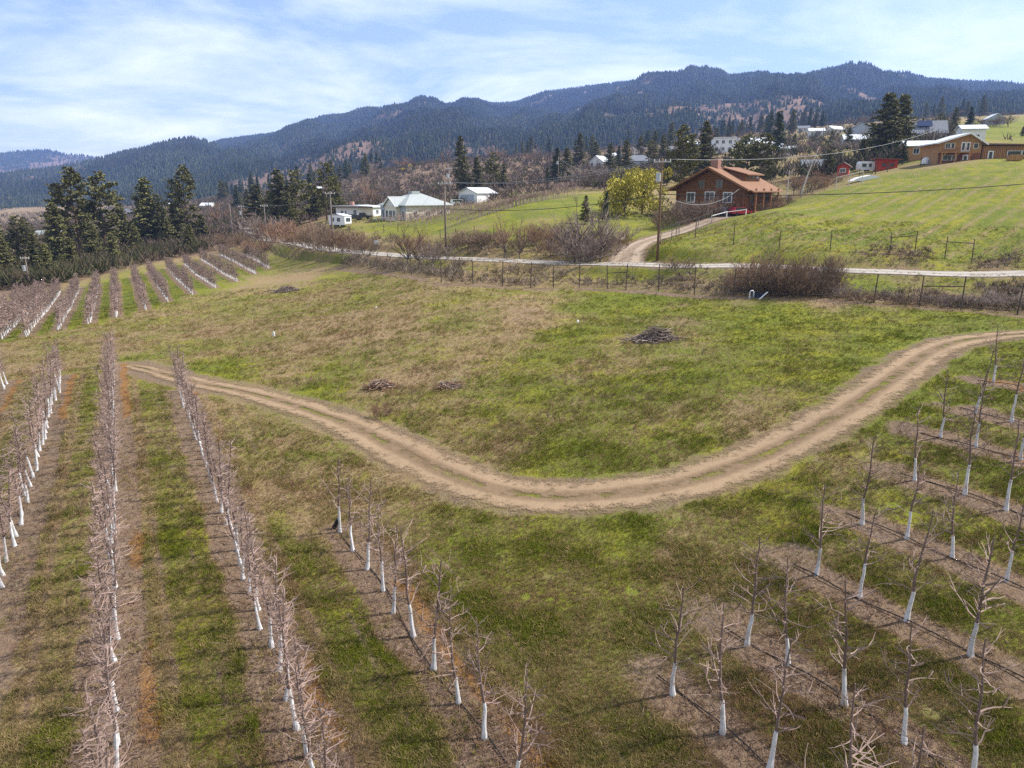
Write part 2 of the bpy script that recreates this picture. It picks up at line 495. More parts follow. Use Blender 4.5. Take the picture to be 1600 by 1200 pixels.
def scatter(name, P, rot, scl, tint, shapes, m):
    """points carrying small cones (shapes: list of (radius, depth, sides, offset, tilt)) as instances"""
    me = bpy.data.meshes.new(name)
    me.vertices.add(len(P)); me.vertices.foreach_set('co', np.asarray(P, np.float32).ravel())
    vattr(me, 'rot', rot); vattr(me, 'scl', scl); cattr(me, 'tint', tint)
    o = link(name, me)
    g = bpy.data.node_groups.new(name + '_nodes', 'GeometryNodeTree')
    g.interface.new_socket('Geometry', in_out='INPUT', socket_type='NodeSocketGeometry')
    g.interface.new_socket('Geometry', in_out='OUTPUT', socket_type='NodeSocketGeometry')
    n, l = g.nodes, g.links
    gi, go = n.new('NodeGroupInput'), n.new('NodeGroupOutput')
    j = n.new('GeometryNodeJoinGeometry')
    for r, d, sides, off, tilt in shapes:
        c = n.new('GeometryNodeMeshCone'); c.fill_type = 'NONE'
        c.inputs['Vertices'].default_value = sides
        c.inputs['Radius Top'].default_value = 0; c.inputs['Radius Bottom'].default_value = r; c.inputs['Depth'].default_value = d
        t = n.new('GeometryNodeTransform')
        t.inputs['Translation'].default_value = off; t.inputs['Rotation'].default_value = tilt
        l.new(c.outputs['Mesh'], t.inputs['Geometry']); l.new(t.outputs[0], j.inputs[0])
    sm = n.new('GeometryNodeSetMaterial'); sm.inputs['Material'].default_value = m
    l.new(j.outputs[0], sm.inputs['Geometry'])
    ip = n.new('GeometryNodeInstanceOnPoints')
    l.new(gi.outputs[0], ip.inputs['Points']); l.new(sm.outputs[0], ip.inputs['Instance'])
    ra = n.new('GeometryNodeInputNamedAttribute'); ra.data_type = 'FLOAT_VECTOR'; ra.inputs['Name'].default_value = 'rot'
    er = n.new('FunctionNodeEulerToRotation')
    l.new(ra.outputs['Attribute'], er.inputs[0]); l.new(er.outputs[0], ip.inputs['Rotation'])
    sa = n.new('GeometryNodeInputNamedAttribute'); sa.data_type = 'FLOAT_VECTOR'; sa.inputs['Name'].default_value = 'scl'
    l.new(sa.outputs['Attribute'], ip.inputs['Scale'])
    l.new(ip.outputs[0], go.inputs[0])
    md = o.modifiers.new('scatter', 'NODES'); md.node_group = g
    me.materials.append(m)
    return o
# ------------------------------------------------------------------ lines on the land: road, drive, track, orchard rows
def path_px(pp):
    return np.array([hit(*p) for p in pp])
ROAD = smooth_path([at(px, Y)[:2] for px, Y in [(2300, 70), (1900, 78), (1600, 83.7), (1400, 86.3), (1200, 90), (1000, 96), (920, 101), (800, 109), (700, 118),
                                               (560, 140), (470, 167), (415, 215), (385, 280)]], 1.0)
DRIVE = smooth_path([at(px, Y)[:2] for px, Y in [(972, 98), (978, 104), (990, 112), (1020, 118), (1060, 126), (1100, 134), (1150, 141), (1185, 143)]], 1.0)
TRACK = smooth_path(path_px([(1640, 522), (1600, 521), (1560, 525), (1500, 532), (1450, 550), (1400, 588), (1340, 632), (1250, 684), (1150, 730), (1050, 760), (950, 775),
                             (850, 778), (760, 764), (690, 737), (620, 700), (540, 660), (450, 630), (380, 612), (300, 597), (240, 580), (205, 572)]), .3)
SPUR = smooth_path([at(px, Y)[:2] for px, Y in [(985, 107), (940, 107), (890, 106.5), (830, 108), (790, 110)]], 1.0)
FY = lambda px: float(np.interp(px, [520, 540, 643, 700, 829, 918, 1029, 1085, 1146, 1284, 1436, 1501, 1598, 1800], [150, 131, 106, 92, 88, 88, 85, 81, 77, 73, 68, 65.5, 62, 56]))
FENCE = np.array([at(px, FY(px))[:2] for px in (540, 590, 643, 700, 760, 829, 918, 1029, 1085, 1146, 1284, 1436, 1501, 1598, 1720)])
for P, hw, bw, sm in ((DRIVE, 2.2, 2.0, 9), (ROAD, 3.4, 2.2, 25)):
    z = base_z(P[:, 0], P[:, 1])
    k = np.ones(sm) / sm
    z = np.convolve(np.pad(z, sm // 2, mode='edge'), k, 'valid')
    POLYS.append((P, z, hw, bw))

ROW_DIR = np.array([-math.sin(math.radians(28)), math.cos(math.radians(28))])
ROW_N = np.array([math.cos(math.radians(28)), math.sin(math.radians(28))])
def sn(p):
    return float(np.dot(p, ROW_DIR)), float(np.dot(p, ROW_N))
# near rows: seen trunk feet, first the field end; description used in the labels
NEAR = [([(-70, 600), (-215, 780)], 'left'), ([(8, 600), (-80, 750)], 'left'),
        ([(98, 590), (72, 690), (5, 870)], 'left'), ([(180, 572), (178, 850), (172, 1040)], 'left'),
        ([(289, 612), (322, 740), (350, 820), (375, 890), (410, 1000)], 'left'),
        ([(534, 832), (573, 890), (617, 957), (680, 1050)], 'mid')]
RIGHT = [[(1055, 1085)], [(1163, 997), (1230, 1047)], [(1275, 897), (1341, 932), (1418, 977), (1515, 1028)],
         [(1347, 815), (1410, 838), (1487, 873), (1570, 910)], [(1437, 750), (1502, 775), (1579, 800)],
         [(1467, 683), (1528, 700), (1595, 720)], [(1523, 645), (1584, 660)], [(1552, 598)]]
ROWS = []          # (n, s_far, s_near, kind, index)
for i, (pp, kind) in enumerate(NEAR):
    Q = [sn(hit(*p)) for p in pp]
    ROWS.append([float(np.mean([q[1] for q in Q])), Q[0][0], 6.0, kind, i])
for i, pp in enumerate(RIGHT):
    Q = [sn(hit(*p)) for p in pp]
    ROWS.append([float(np.mean([q[1] for q in Q])), Q[0][0], Q[0][0] - 32, 'right', i])
FAR = [sn(hit(*p)) for p in [(-60, 545), (-20, 538), (2, 530), (41, 526), (91, 516), (140, 506), (182, 496), (227, 484), (262, 472), (301, 460), (336, 450), (370, 440), (400, 428), (420, 419)]]
FARROWS = [[n, s, s + 62, 'far', i] for i, (s, n) in enumerate(FAR)]
print('rows', [(round(r[0], 1), round(r[1], 1)) for r in ROWS], 'far', [(round(r[0], 1), round(r[1], 1)) for r in FARROWS])
def far_end(px):
    return np.interp(px, [-200, 0, 100, 180, 250, 330, 430], [520, 470, 446, 428, 411, 396, 398])

# ------------------------------------------------------------------ the look of the land: lushness and bare soil by place
LOOK = [  # px, py, lush (0 dead straw .. 1 green), soil (0 none .. 1 bare)
    (300, 555, .40, .15), (500, 520, .3, .25), (600, 560, .28, .3), (700, 540, .25, .3), (760, 500, .5, .2), (815, 492, .25, .5), (870, 545, .9, 0), (950, 470, .7, .05),
    (1000, 470, .8, .05), (1100, 480, .85, .0), (1200, 500, .95, 0), (1400, 520, .95, 0), (1550, 505, .9, .05), (900, 600, .5, .2), (1000, 600, .6, .15), (1150, 600, .62, .15),
    (1250, 560, .65, .15), (1060, 505, .3, .45), (700, 640, .35, .28), (800, 680, .5, .2), (900, 725, .8, .05), (1000, 720, .75, .1), (1100, 680, .7, .1), (1160, 650, .3, .35),
    (600, 600, .3, .3), (450, 590, .38, .25), (340, 575, .75, .05), (500, 470, .35, .2), (450, 440, .15, .4), (600, 440, .55, .1), (550, 430, .55, .1), (480, 625, .85, 0),
    (200, 520, .3, .15), (100, 550, .35, .15), (50, 570, .3, .25), (300, 485, .45, .1), (400, 480, .45, .1), (1000, 850, .85, .05), (700, 850, .7, .15), (900, 900, .6, .15),
    (1000, 950, .75, .1), (1050, 860, .4, .3), (450, 700, .35, .3), (400, 760, .4, .35), (500, 740, .5, .25), (640, 760, .4, .35), (480, 800, .35, .45), (430, 850, .9, .05),
    (560, 980, .75, .1), (800, 1000, .5, .3), (850, 1100, .5, .3), (250, 800, .75, .1), (280, 1000, .65, .15), (100, 850, .6, .2), (1300, 740, .6, .2), (1250, 780, .8, .1),
    (1400, 640, .95, 0), (1450, 880, .7, .1), (1400, 1000, .65, .15), (1550, 980, .75, .1), (200, 460, .9, 0), (300, 430, .85, 0), (100, 490, .8, 0),
    (1450, 500, .7, .1), (1500, 465, .35, .5), (1300, 470, .2, .7), (1400, 470, .35, .5), (1090, 448, .45, .4), (1000, 435, .7, .15), (850, 433, .55, .3), (1500, 445, .9, .05), (1350, 443, .9, .05),
    (750, 430, .4, .45), (600, 408, .25, .5), (500, 398, .2, .5), (480, 415, .55, .1), (540, 422, .55, .1), (440, 412, .6, .05), (640, 432, .5, .15), (1200, 405, .6, .45), (1300, 408, .5, .55), (1400, 412, .4, .65), (1550, 411, .4, .65), (1150, 456, .3, .75), (1230, 461, .15, .9), (1450, 467, .2, .9), (1560, 473, .2, .9), (1230, 489, .9, 0), (1350, 492, .9, 0), (1450, 498, .85, .05), (1570, 508, .8, .1), (1080, 400, .75, .2), (1200, 395, .85, .1),
    (1300, 370, .95, 0), (1500, 360, .98, 0), (1500, 300, .95, 0), (1300, 310, .9, .05), (1590, 260, .95, 0), (1130, 345, .6, .2), (1250, 335, .9, 0),
    (760, 395, .2, .6), (870, 390, .35, .5), (830, 360, .6, .2), (900, 350, .75, .1), (880, 320, .85, 0), (860, 300, .5, .35), (780, 360, .75, .15), (700, 350, .85, .05), (640, 360, .7, .15), (720, 372, .5, .3),
    (600, 350, .8, .1), (740, 330, .9, 0), (550, 352, .6, .3), (480, 365, .2, .7), (820, 280, .25, .75), (760, 290, .25, .8), (950, 290, .3, .7), (640, 285, .1, 1.05), (600, 300, .1, 1.05), (660, 270, .1, 1.05), (720, 280, .15, .95), (900, 275, .2, .9), (1000, 262, .2, .9), (1050, 250, .2, .85),
    (700, 265, .1, 1.0), (800, 262, .15, .9), (560, 320, .2, .9), (430, 340, .1, .9), (300, 350, .1, .75), (100, 400, .15, .9), (60, 416, .1, .95), (200, 392, .1, .95), (0, 438, .1, .95), (280, 390, .1, .95), (60, 350, .2, .6), (250, 320, .15, .6),
    (1080, 330, .4, .4), (1000, 360, .3, .5), (960, 380, .25, .6), (1100, 320, .4, .4), (1400, 258, .5, .4), (1300, 290, .35, .4), (1250, 280, .3, .5), (1560, 210, .85, 0), (1590, 195, .8, .1),
    (1450, 240, .6, .2), (1200, 250, .3, .4), (1000, 245, .25, .5), (1450, 190, .3, .5), (1500, 248, .3, .6), (1580, 175, .3, .5), (1100, 215, .1, .6)]
lp, lg, ls = [], [], []
for px, py, g_, s_ in LOOK:
    q = hit(px, py)
    a, b, _ = dom(q[0], q[1]); lp.append((a, b)); lg.append(g_); ls.append(s_)
lp = np.array(lp)
def look(x, y):
    a, b, r = dom(np.asarray(x, float), np.asarray(y, float))
    sh = a.shape; a = a.ravel(); b = b.ravel()
    G = np.empty(a.size); So = np.empty(a.size)
    LG, LS = np.array(lg), np.array(ls)
    for i in range(0, a.size, 20000):
        d2 = (a[i:i + 20000, None] - lp[None, :, 0]) ** 2 + (b[i:i + 20000, None] - lp[None, :, 1]) ** 2
        w = 1 / (d2 + .0025) ** 1.6
        w /= w.sum(1, keepdims=True)
        G[i:i + 20000] = w @ LG; So[i:i + 20000] = w @ LS
    return G.reshape(sh), So.reshape(sh)

def cover(x, y):
    """lush, soil, ochre (0..1) for ground points"""
    x = np.asarray(x, float).ravel(); y = np.asarray(y, float).ravel()
    G, So = look(x, y)
    r = np.hypot(x, y)
    och = np.zeros_like(G)
    n1 = fbm(x * .16, y * .16, 21, 4); n2 = fbm(x * .7, y * .7, 31, 3); n3 = fbm(x * .05, y * .12, 41, 3)
    G = (G - .5) * 1.1 + .56 + (n1 - .5) * .85 + (n3 - .5) * .35
    So = So + (fbm(x * .22 + 50, y * .22, 51, 4) - .5) * .75
    s = x * ROW_DIR[0] + y * ROW_DIR[1]; n = x * ROW_N[0] + y * ROW_N[1]
    for n0, s0, s1, kind, i in ROWS:
        inside = sstep(s0 + 1.6, s0 + .2, s) * sstep(s1 - 2, s1, s)
        if inside.max() <= 0: continue
        d = n - n0 + (n2 - .5) * .5
        if kind == 'right':
            w = inside * sstep(1.0, .5, np.abs(d))
            So = So * (1 - w) + w * (1.0 + .2 * (n2 - .5)); G = G * (1 - w) + w * .1
            hd = sstep(2.6, .6, np.hypot((s - s0 - .2) * .75 + 2.2 * (n1 - .5), d * (1.6 + 1.2 * (n2 - .3)) + 1.6 * (n1 - .5)) + 1.8 * (n2 - .5))        # sandy patch at the row head
            So = np.maximum(So, hd * (.7 + .75 * n1)); och = np.maximum(och, w * sstep(.62, .72, n1) * .9)
            m = inside * sstep(2.2, 1.9, np.abs(n - n0)) * (1 - w)
            G = G + m * (.25 * (n2 - .5))
        else:
            w = inside * sstep(1.12, .72, np.abs(d - .12))
            So = So * (1 - w) + w * (1.05 + .5 * (n2 - .5)); G = G * (1 - w) + w * .15
            och = np.maximum(och, w * sstep(.2, .75, d) * sstep(.46, .62, n1) * .95)
            st = inside * np.exp(-((n - n0 - 1.35) / .22) ** 2)                 # straw line beside the strip
            G = G * (1 - st * .75); So = So * (1 - st)
            tr = inside * np.exp(-((np.abs(n - n0 - 2.0) - .55) / .16) ** 2) * sstep(.35, .6, n2)
            So = np.maximum(So, tr * .8)
    for n0, s0, s1, kind, i in FARROWS:
        ins = sstep(s0 - 1, s0, s) * sstep(s1 + 3, s1, s)
        if ins.max() <= 0: continue
        w = ins * sstep(1.15, .75, np.abs(n - n0))
        So = So * (1 - w) + w * .95; G = G * (1 - w) + w * .15
        m = ins * sstep(2.2, 1.6, np.abs(n - n0)) * (1 - w)
        G = G * (1 - m) + m * (.95 + .3 * (n1 - .5)); So = So * (1 - m)
    # planting rows running up the green slope
    m = (y > 92) & (x > 14) & (y < 152)
    ph = (x * .69 - y * .72) / 2.9 + .35 * (n1 - .5) + .5
    fr = np.abs(ph - np.floor(ph) - .5) * 2
    lane = sstep(.42, .10, fr) * sstep(.34, .58, n2 + .6 * (n1 - .5))
    hill = m & (r > 108)
    G = np.where(hill, .68 + .30 * (n1 - .5) + .55 * (n2 - .5) - .42 * lane + .30 * sstep(.5, .9, fr) + .12, G)
    So = np.where(hill, -.1 + .5 * (n1 - .5), So)
    och = np.where(m, np.maximum(och, .56 * sstep(.35, .8, fr) * sstep(.40, .62, n1)), och)
    for P, hw in ((TRACK, 1.6), (ROAD, 3.3), (DRIVE, 2.2)):
        lo, hi = P.min(0) - 6, P.max(0) + 6
        mm = (x > lo[0]) & (x < hi[0]) & (y > lo[1]) & (y < hi[1])
        if mm.any():
            d, _ = poly_near(P[::4], x[mm], y[mm])
            w = sstep(hw + 1.1, hw - .1, d + (n2[mm] - .5) * 1.2)
            if hw == 1.6: w = w * sstep(.2, .75, d)
            So[mm] = np.maximum(So[mm], w * (.75 if hw == 1.6 else 1.0) * (.55 + .9 * n1[mm]))
    lo, hi = FENCE.min(0) - 8, FENCE.max(0) + 8
    mm = (x > lo[0]) & (x < hi[0]) & (y > lo[1]) & (y < hi[1])
    if mm.any():
        d, par = poly_near(FENCE, x[mm], y[mm])
        yf = np.interp(x[mm], FENCE[:, 0], FENCE[:, 1])
        back = (y[mm] > yf)
        w = np.where(back, sstep(7.5, 3.0, d + 4 * (n1[mm] - .5)) * sstep(.25, .5, n1[mm] + .3 * (n2[mm] - .3)), 0)
        So[mm] = np.maximum(So[mm], w * .68); G[mm] = G[mm] * (1 - .35 * w)
        p_ = np.where(back, 0, sstep(1.1, .4, np.abs(d - .9) + .8 * (n2[mm] - .5))) * sstep(.3, .5, n1[mm] + .1)
        So[mm] = np.maximum(So[mm], p_ * 1.15)
    return np.clip(G, -.3, 1.4), np.clip(So, -.4, 1.5), np.clip(och, 0, 1)

# ------------------------------------------------------------------ ground sheet
def ground_material():
    m, n, l, b = new_mat('meadow_ground')
    def attr(nm):
        a = n.new('ShaderNodeAttribute'); a.attribute_name = nm; return a.outputs['Fac']
    geo = n.new('ShaderNodeNewGeometry')
    def noise(sc, det=4, rough=.6, vec=None):
        z = n.new('ShaderNodeTexNoise'); z.inputs['Scale'].default_value = sc; z.inputs['Detail'].default_value = det; z.inputs['Roughness'].default_value = rough
        l.new(vec or geo.outputs['Position'], z.inputs['Vector']); return z.outputs['Fac']
    def ma(op, a, b_=None, c=None):
        z = n.new('ShaderNodeMath'); z.operation = op
        for i, v in enumerate((a, b_, c)):
            if v is None: continue
            if isinstance(v, (int, float)): z.inputs[i].default_value = v
            else: l.new(v, z.inputs[i])
        return z.outputs[0]
    def sm(v, a, b_):
        z = n.new('ShaderNodeMapRange'); z.interpolation_type = 'SMOOTHSTEP'
        z.inputs['From Min'].default_value = a; z.inputs['From Max'].default_value = b_
        l.new(v, z.inputs['Value']); return z.outputs[0]
    def mix(f, a, b_):
        z = n.new('ShaderNodeMix'); z.data_type = 'RGBA'
        l.new(f, z.inputs['Factor'])
        for nm, v in (('A', a), ('B', b_)):
            if isinstance(v, tuple): z.inputs[nm].default_value = (*v, 1)
            else: l.new(v, z.inputs[nm])
        return z.outputs['Result']
    mp = n.new('ShaderNodeMapping'); mp.inputs['Scale'].default_value = (1, .45, 1); mp.inputs['Rotation'].default_value = (0, 0, .5)
    l.new(geo.outputs['Position'], mp.inputs[0])
    nb = noise(.55, 5, .62); ns = noise(2.6, 5, .7, mp.outputs[0]); nf = noise(9, 4, .7); nx = noise(.12, 3)
    lush = ma('ADD', attr('lush'), ma('ADD', ma('MULTIPLY', ma('SUBTRACT', ns, .5), 1.7), ma('ADD', ma('MULTIPLY', ma('SUBTRACT', nb, .5), .9), ma('MULTIPLY', ma('SUBTRACT', nf, .5), .8))))
    straw = mix(sm(nf, .3, .7), (.185, .120, .064), (.33, .24, .132))
    green = mix(sm(ns, .3, .72), (.092, .112, .015), (.165, .185, .026))
    green2 = mix(sm(nb, .35, .65), green, (.215, .208, .022))
    g1 = mix(sm(nx, .4, .6), green, green2)
    col = mix(sm(lush, .15, .92), straw, g1)
    soil = ma('ADD', attr('soil'), ma('ADD', ma('MULTIPLY', ma('SUBTRACT', ns, .5), 1.1), ma('MULTIPLY', ma('SUBTRACT', nf, .5), .9)))
    soilc = mix(sm(nf, .3, .7), (.105, .070, .045), (.250, .180, .122))
    soilc = mix(sm(nb, .35, .7), soilc, (.190, .128, .082))
    soilc = mix(sm(ma('ADD', attr('soil'), ma('MULTIPLY', ma('SUBTRACT', ns, .5), .4)), 1.12, 1.36), soilc, (.34, .245, .165))
    col = mix(sm(soil, .42, .92), col, soilc)
    och = ma('ADD', attr('ochre'), ma('ADD', ma('MULTIPLY', ma('SUBTRACT', ns, .5), .9), ma('MULTIPLY', ma('SUBTRACT', nf, .5), .6)))
    ochc = mix(sm(attr('soil'), .5, .8), (.27, .215, .030), (.235, .115, .032))
    col = mix(ma('MULTIPLY', sm(och, .25, .85), .8), col, ochc)
    # pale dead tufts
    pale = ma('MULTIPLY', sm(noise(1.3, 6, .75), .61, .72), sm(lush, 1.1, .3))
    col = mix(ma('MULTIPLY', pale, .7), col, (.34, .285, .20))
    l.new(col, b.inputs['Base Color'])
    b.inputs['Roughness'].default_value = .95; b.inputs['Specular IOR Level'].default_value = .08
    bp = n.new('ShaderNodeBump'); bp.inputs['Strength'].default_value = .9; bp.inputs['Distance'].default_value = .14
    l.new(ma('ADD', ma('MULTIPLY', ns, .8), nf), bp.inputs['Height']); l.new(bp.outputs[0], b.inputs['Normal'])
    return m
M['ground'] = ground_material()

th_f = np.linspace(-.82, .82, 560)
th_all = np.r_[np.linspace(-math.pi, -.86, 26), th_f, np.linspace(.86, math.pi, 26)]
lr = np.r_[[.5, 3, 6, 9], np.exp(np.linspace(math.log(11), math.log(160), 520)), np.exp(np.linspace(math.log(160), math.log(1500), 90))[1:]]
TH, RR = np.meshgrid(th_all, lr, indexing='ij')
GX, GY = RR * np.sin(TH), RR * np.cos(TH)
GZ = ground_z(GX, GY)
G_, S_, O_ = cover(GX, GY)
nr = len(lr)
I = np.arange(GX.size).reshape(GX.shape)
F = np.stack([I[:-1, :-1], I[:-1, 1:], I[1:, 1:], I[1:, :-1]], -1).reshape(-1, 4)
gme = np_mesh('ground', np.c_[GX.ravel(), GY.ravel(), GZ.ravel()], F[:, ::-1], M['ground'], True)
fattr(gme, 'lush', G_); fattr(gme, 'soil', S_); fattr(gme, 'ochre', O_)
setp(link('ground', gme), kind='structure')

# ------------------------------------------------------------------ road, drive, track
def ribbon(name, P, half, across, lift, m):
    P = np.asarray(P)
    T = np.gradient(P, axis=0); T /= np.hypot(T[:, 0], T[:, 1])[:, None]
    Nn = np.c_[T[:, 1], -T[:, 0]]
    e = np.linspace(-1, 1, across)
    h = half if hasattr(half, '__len__') else np.full(len(P), half)
    X = P[:, None, 0] + Nn[:, None, 0] * e[None] * h[:, None]; Y = P[:, None, 1] + Nn[:, None, 1] * e[None] * h[:, None]
    Z = ground_z(X, Y) + lift
    I = np.arange(X.size).reshape(X.shape)
    F = np.stack([I[:-1, :-1], I[:-1, 1:], I[1:, 1:], I[1:, :-1]], -1).reshape(-1, 4)
    me = np_mesh(name, np.c_[X.ravel(), Y.ravel(), Z.ravel()], F, m, True)
    fattr(me, 'edge', np.broadcast_to(e[None], X.shape).ravel())
    return setp(link(name, me), kind='structure')

def way_material(name, ca, cb, fade, centre=0.0, sc=1.0):
    m, n, l, b = new_mat(name)
    geo = n.new('ShaderNodeNewGeometry')
    a = n.new('ShaderNodeAttribute'); a.attribute_name = 'edge'
    def noise(s, d=5, r=.65):
        z = n.new('ShaderNodeTexNoise'); z.inputs['Scale'].default_value = s; z.inputs['Detail'].default_value = d; z.inputs['Roughness'].default_value = r
        l.new(geo.outputs['Position'], z.inputs['Vector']); return z.outputs['Fac']
    def ma(op, x, y=None):
        z = n.new('ShaderNodeMath'); z.operation = op
        for i, v in enumerate((x, y)):
            if v is None: continue
            if isinstance(v, (int, float)): z.inputs[i].default_value = v
            else: l.new(v, z.inputs[i])
        return z.outputs[0]
    def sm(v, p, q):
        z = n.new('ShaderNodeMapRange'); z.interpolation_type = 'SMOOTHSTEP'
        z.inputs['From Min'].default_value = p; z.inputs['From Max'].default_value = q; l.new(v, z.inputs['Value']); return z.outputs[0]
    n1, n2, n3 = noise(.6 * sc), noise(2.5 * sc), noise(11 * sc)
    ab = ma('ABSOLUTE', a.outputs['Fac'])
    wob = ma('ADD', ma('MULTIPLY', ma('SUBTRACT', n1, .5), .7), ma('ADD', ma('MULTIPLY', ma('SUBTRACT', n2, .5), .7), ma('MULTIPLY', ma('SUBTRACT', n3, .5), .5)))
    edge = sm(ma('ADD', ma('SUBTRACT', 1.0, ab), ma('MULTIPLY', wob, fade)), .04, .30 * fade + .06)
    alpha = edge
    # wheel ruts are smoother and paler, the middle is looser and partly grown over
    rut = sm(ma('ABSOLUTE', ma('SUBTRACT', ab, .48)), .30, .10)
    if centre:
        mid = sm(ma('ADD', ab, ma('MULTIPLY', wob, .45)), .03, .20)
        grown = ma('MULTIPLY', ma('MULTIPLY', ma('SUBTRACT', 1.0, mid), sm(n1, .40, .56)), centre)
        alpha = ma('MULTIPLY', edge, ma('SUBTRACT', 1.0, grown))
    mx = n.new('ShaderNodeMix'); mx.data_type = 'RGBA'
    mx.inputs['A'].default_value = (*ca, 1); mx.inputs['B'].default_value = (*cb, 1)
    l.new(sm(ma('ADD', ma('MULTIPLY', rut, .45), ma('ADD', ma('MULTIPLY', n2, .5), ma('MULTIPLY', n3, .3))), .25, 1.0), mx.inputs['Factor'])
    l.new(mx.outputs['Result'], b.inputs['Base Color'])
    b.inputs['Roughness'].default_value = .95; b.inputs['Specular IOR Level'].default_value = .1
    l.new(alpha, b.inputs['Alpha'])
    bp = n.new('ShaderNodeBump'); bp.inputs['Strength'].default_value = .7; bp.inputs['Distance'].default_value = .06
    l.new(ma('ADD', n2, ma('MULTIPLY', n3, .6)), bp.inputs['Height']); l.new(bp.outputs[0], b.inputs['Normal'])
    return m
M['track'] = way_material('dirt_track', (.170, .115, .068), (.285, .200, .122), 1.7, .95)
M['road'] = way_material('gravel_road', (.27, .24, .205), (.37, .335, .285), .18)
M['drive'] = way_material('gravel_drive', (.22, .165, .118), (.335, .26, .19), .7)
tl = np.linspace(0, 1, len(TRACK))
ribbon('dirt_track', TRACK, np.interp(tl, [0, .15, .3, .6, .8, .93, 1], [1.7, 1.7, 1.95, 1.95, 1.5, 1.2, .7]), 15, .035, M['track'])
ribbon('gravel_driveway', DRIVE, np.interp(np.linspace(0, 1, len(DRIVE)), [0, .12, .3, 1], [3.8, 2.6, 2.0, 1.7]), 9, .05, M['drive'])
ribbon('road_spur', SPUR, 1.1, 7, .04, M['drive'])
ribbon('gravel_road', ROAD, 3.1, 9, .06, M['road'])

# ------------------------------------------------------------------ mountains with their forest
def sky_table(pp):
    out = []
    for px, py in pp:
        r = ray(px, py); out.append((math.atan2(r[0], r[1]), r[2] / math.hypot(r[0], r[1])))
    return np.array(sorted(out))
MOUNT = {
    'far': (sky_table([(-400, 250), (-150, 246), (0, 242), (55, 236), (75, 235), (100, 241), (130, 244), (160, 248), (190, 252), (300, 262), (400, 270)]), 3400, 5200),
    'ridge': (sky_table([(100, 290), (200, 262), (300, 240), (335, 226), (350, 222), (390, 217), (430, 212), (460, 203), (480, 195), (510, 188), (550, 182), (600, 177), (640, 171), (700, 169),
                         (760, 166), (800, 165), (830, 160), (842, 154), (850, 149), (900, 140), (980, 132), (1080, 127), (1200, 122), (1350, 126), (1500, 133), (1650, 139), (1900, 150), (2400, 170)]), 950, 3600),
    'foothill': (sky_table([(-300, 300), (-100, 285), (60, 270), (150, 252), (190, 243), (230, 232), (270, 222), (300, 217), (318, 219), (334, 227), (360, 240), (420, 262), (520, 285), (640, 300)]), 1300, 2500)}
def mount_z(key, th, r):
    tab, r0, D = MOUNT[key]
    e = np.interp(th, tab[:, 0], tab[:, 1])
    top = CAM_H + e * D
    x, y = r * np.sin(th), r * np.cos(th)
    zb = LAND(np.clip(th, -.85, .85) * 2.5, np.full_like(th, math.log(min(r0, 1500)))) * min(r0, 1500) - 12
    t = (r - r0) / (D - r0)
    up = np.clip(t, 0, 1) ** .92
    spur = (fbm(th * 14 + 3, r * .0011, 61, 4) - .5) + .5 * (fbm(x * .004, y * .004, 71, 4) - .5)
    z = zb + (top - zb) * up + spur * (top - zb) * 1.1 * np.clip(t, 0, 1) * np.clip(1 - t, 0, 1) ** 1.0 * 1.4
    ov = np.clip(t - 1, 0, None)
    z = z - ov * (top - zb) * 1.3
    z = z + (fbm(x * .012, y * .012, 81, 3) - .5) * 9 * np.clip(t * 6, 0, 1)
    return z
def bare_patch(x, y):
    return fbm(x * .0035, y * .0022, 91, 4) + .35 * (fbm(x * .02, y * .012, 95, 3) - .5)
m, n, l, b = new_mat('mountain_forest_floor')
a = n.new('ShaderNodeAttribute'); a.attribute_name = 'bare'
geo = n.new('ShaderNodeNewGeometry')
nz = n.new('ShaderNodeTexNoise'); nz.inputs['Scale'].default_value = .03; nz.inputs['Detail'].default_value = 6; l.new(geo.outputs['Position'], nz.inputs['Vector'])
mm = n.new('ShaderNodeMath'); mm.operation = 'MULTIPLY_ADD'; mm.inputs[1].default_value = .5; l.new(nz.outputs['Fac'], mm.inputs[0]); l.new(a.outputs['Fac'], mm.inputs[2])
rp = n.new('ShaderNodeValToRGB'); rp.color_ramp.elements[0].position = .80; rp.color_ramp.elements[0].color = (.030, .032, .020, 1)
rp.color_ramp.elements[1].position = 1.0; rp.color_ramp.elements[1].color = (.17, .115, .085, 1)
l.new(mm.outputs[0], rp.inputs[0]); l.new(rp.outputs[0], b.inputs['Base Color']); b.inputs['Roughness'].default_value = 1; b.inputs['Specular IOR Level'].default_value = 0
M['mountain'] = m
M['forest'] = tint_mat('forest_conifers', .95)
MESH_T = {'far': (-.75, -.25), 'ridge': (-.62, .95), 'foothill': (-.75, -.05)}
FP, FR, FS, FT = [], [], [], []
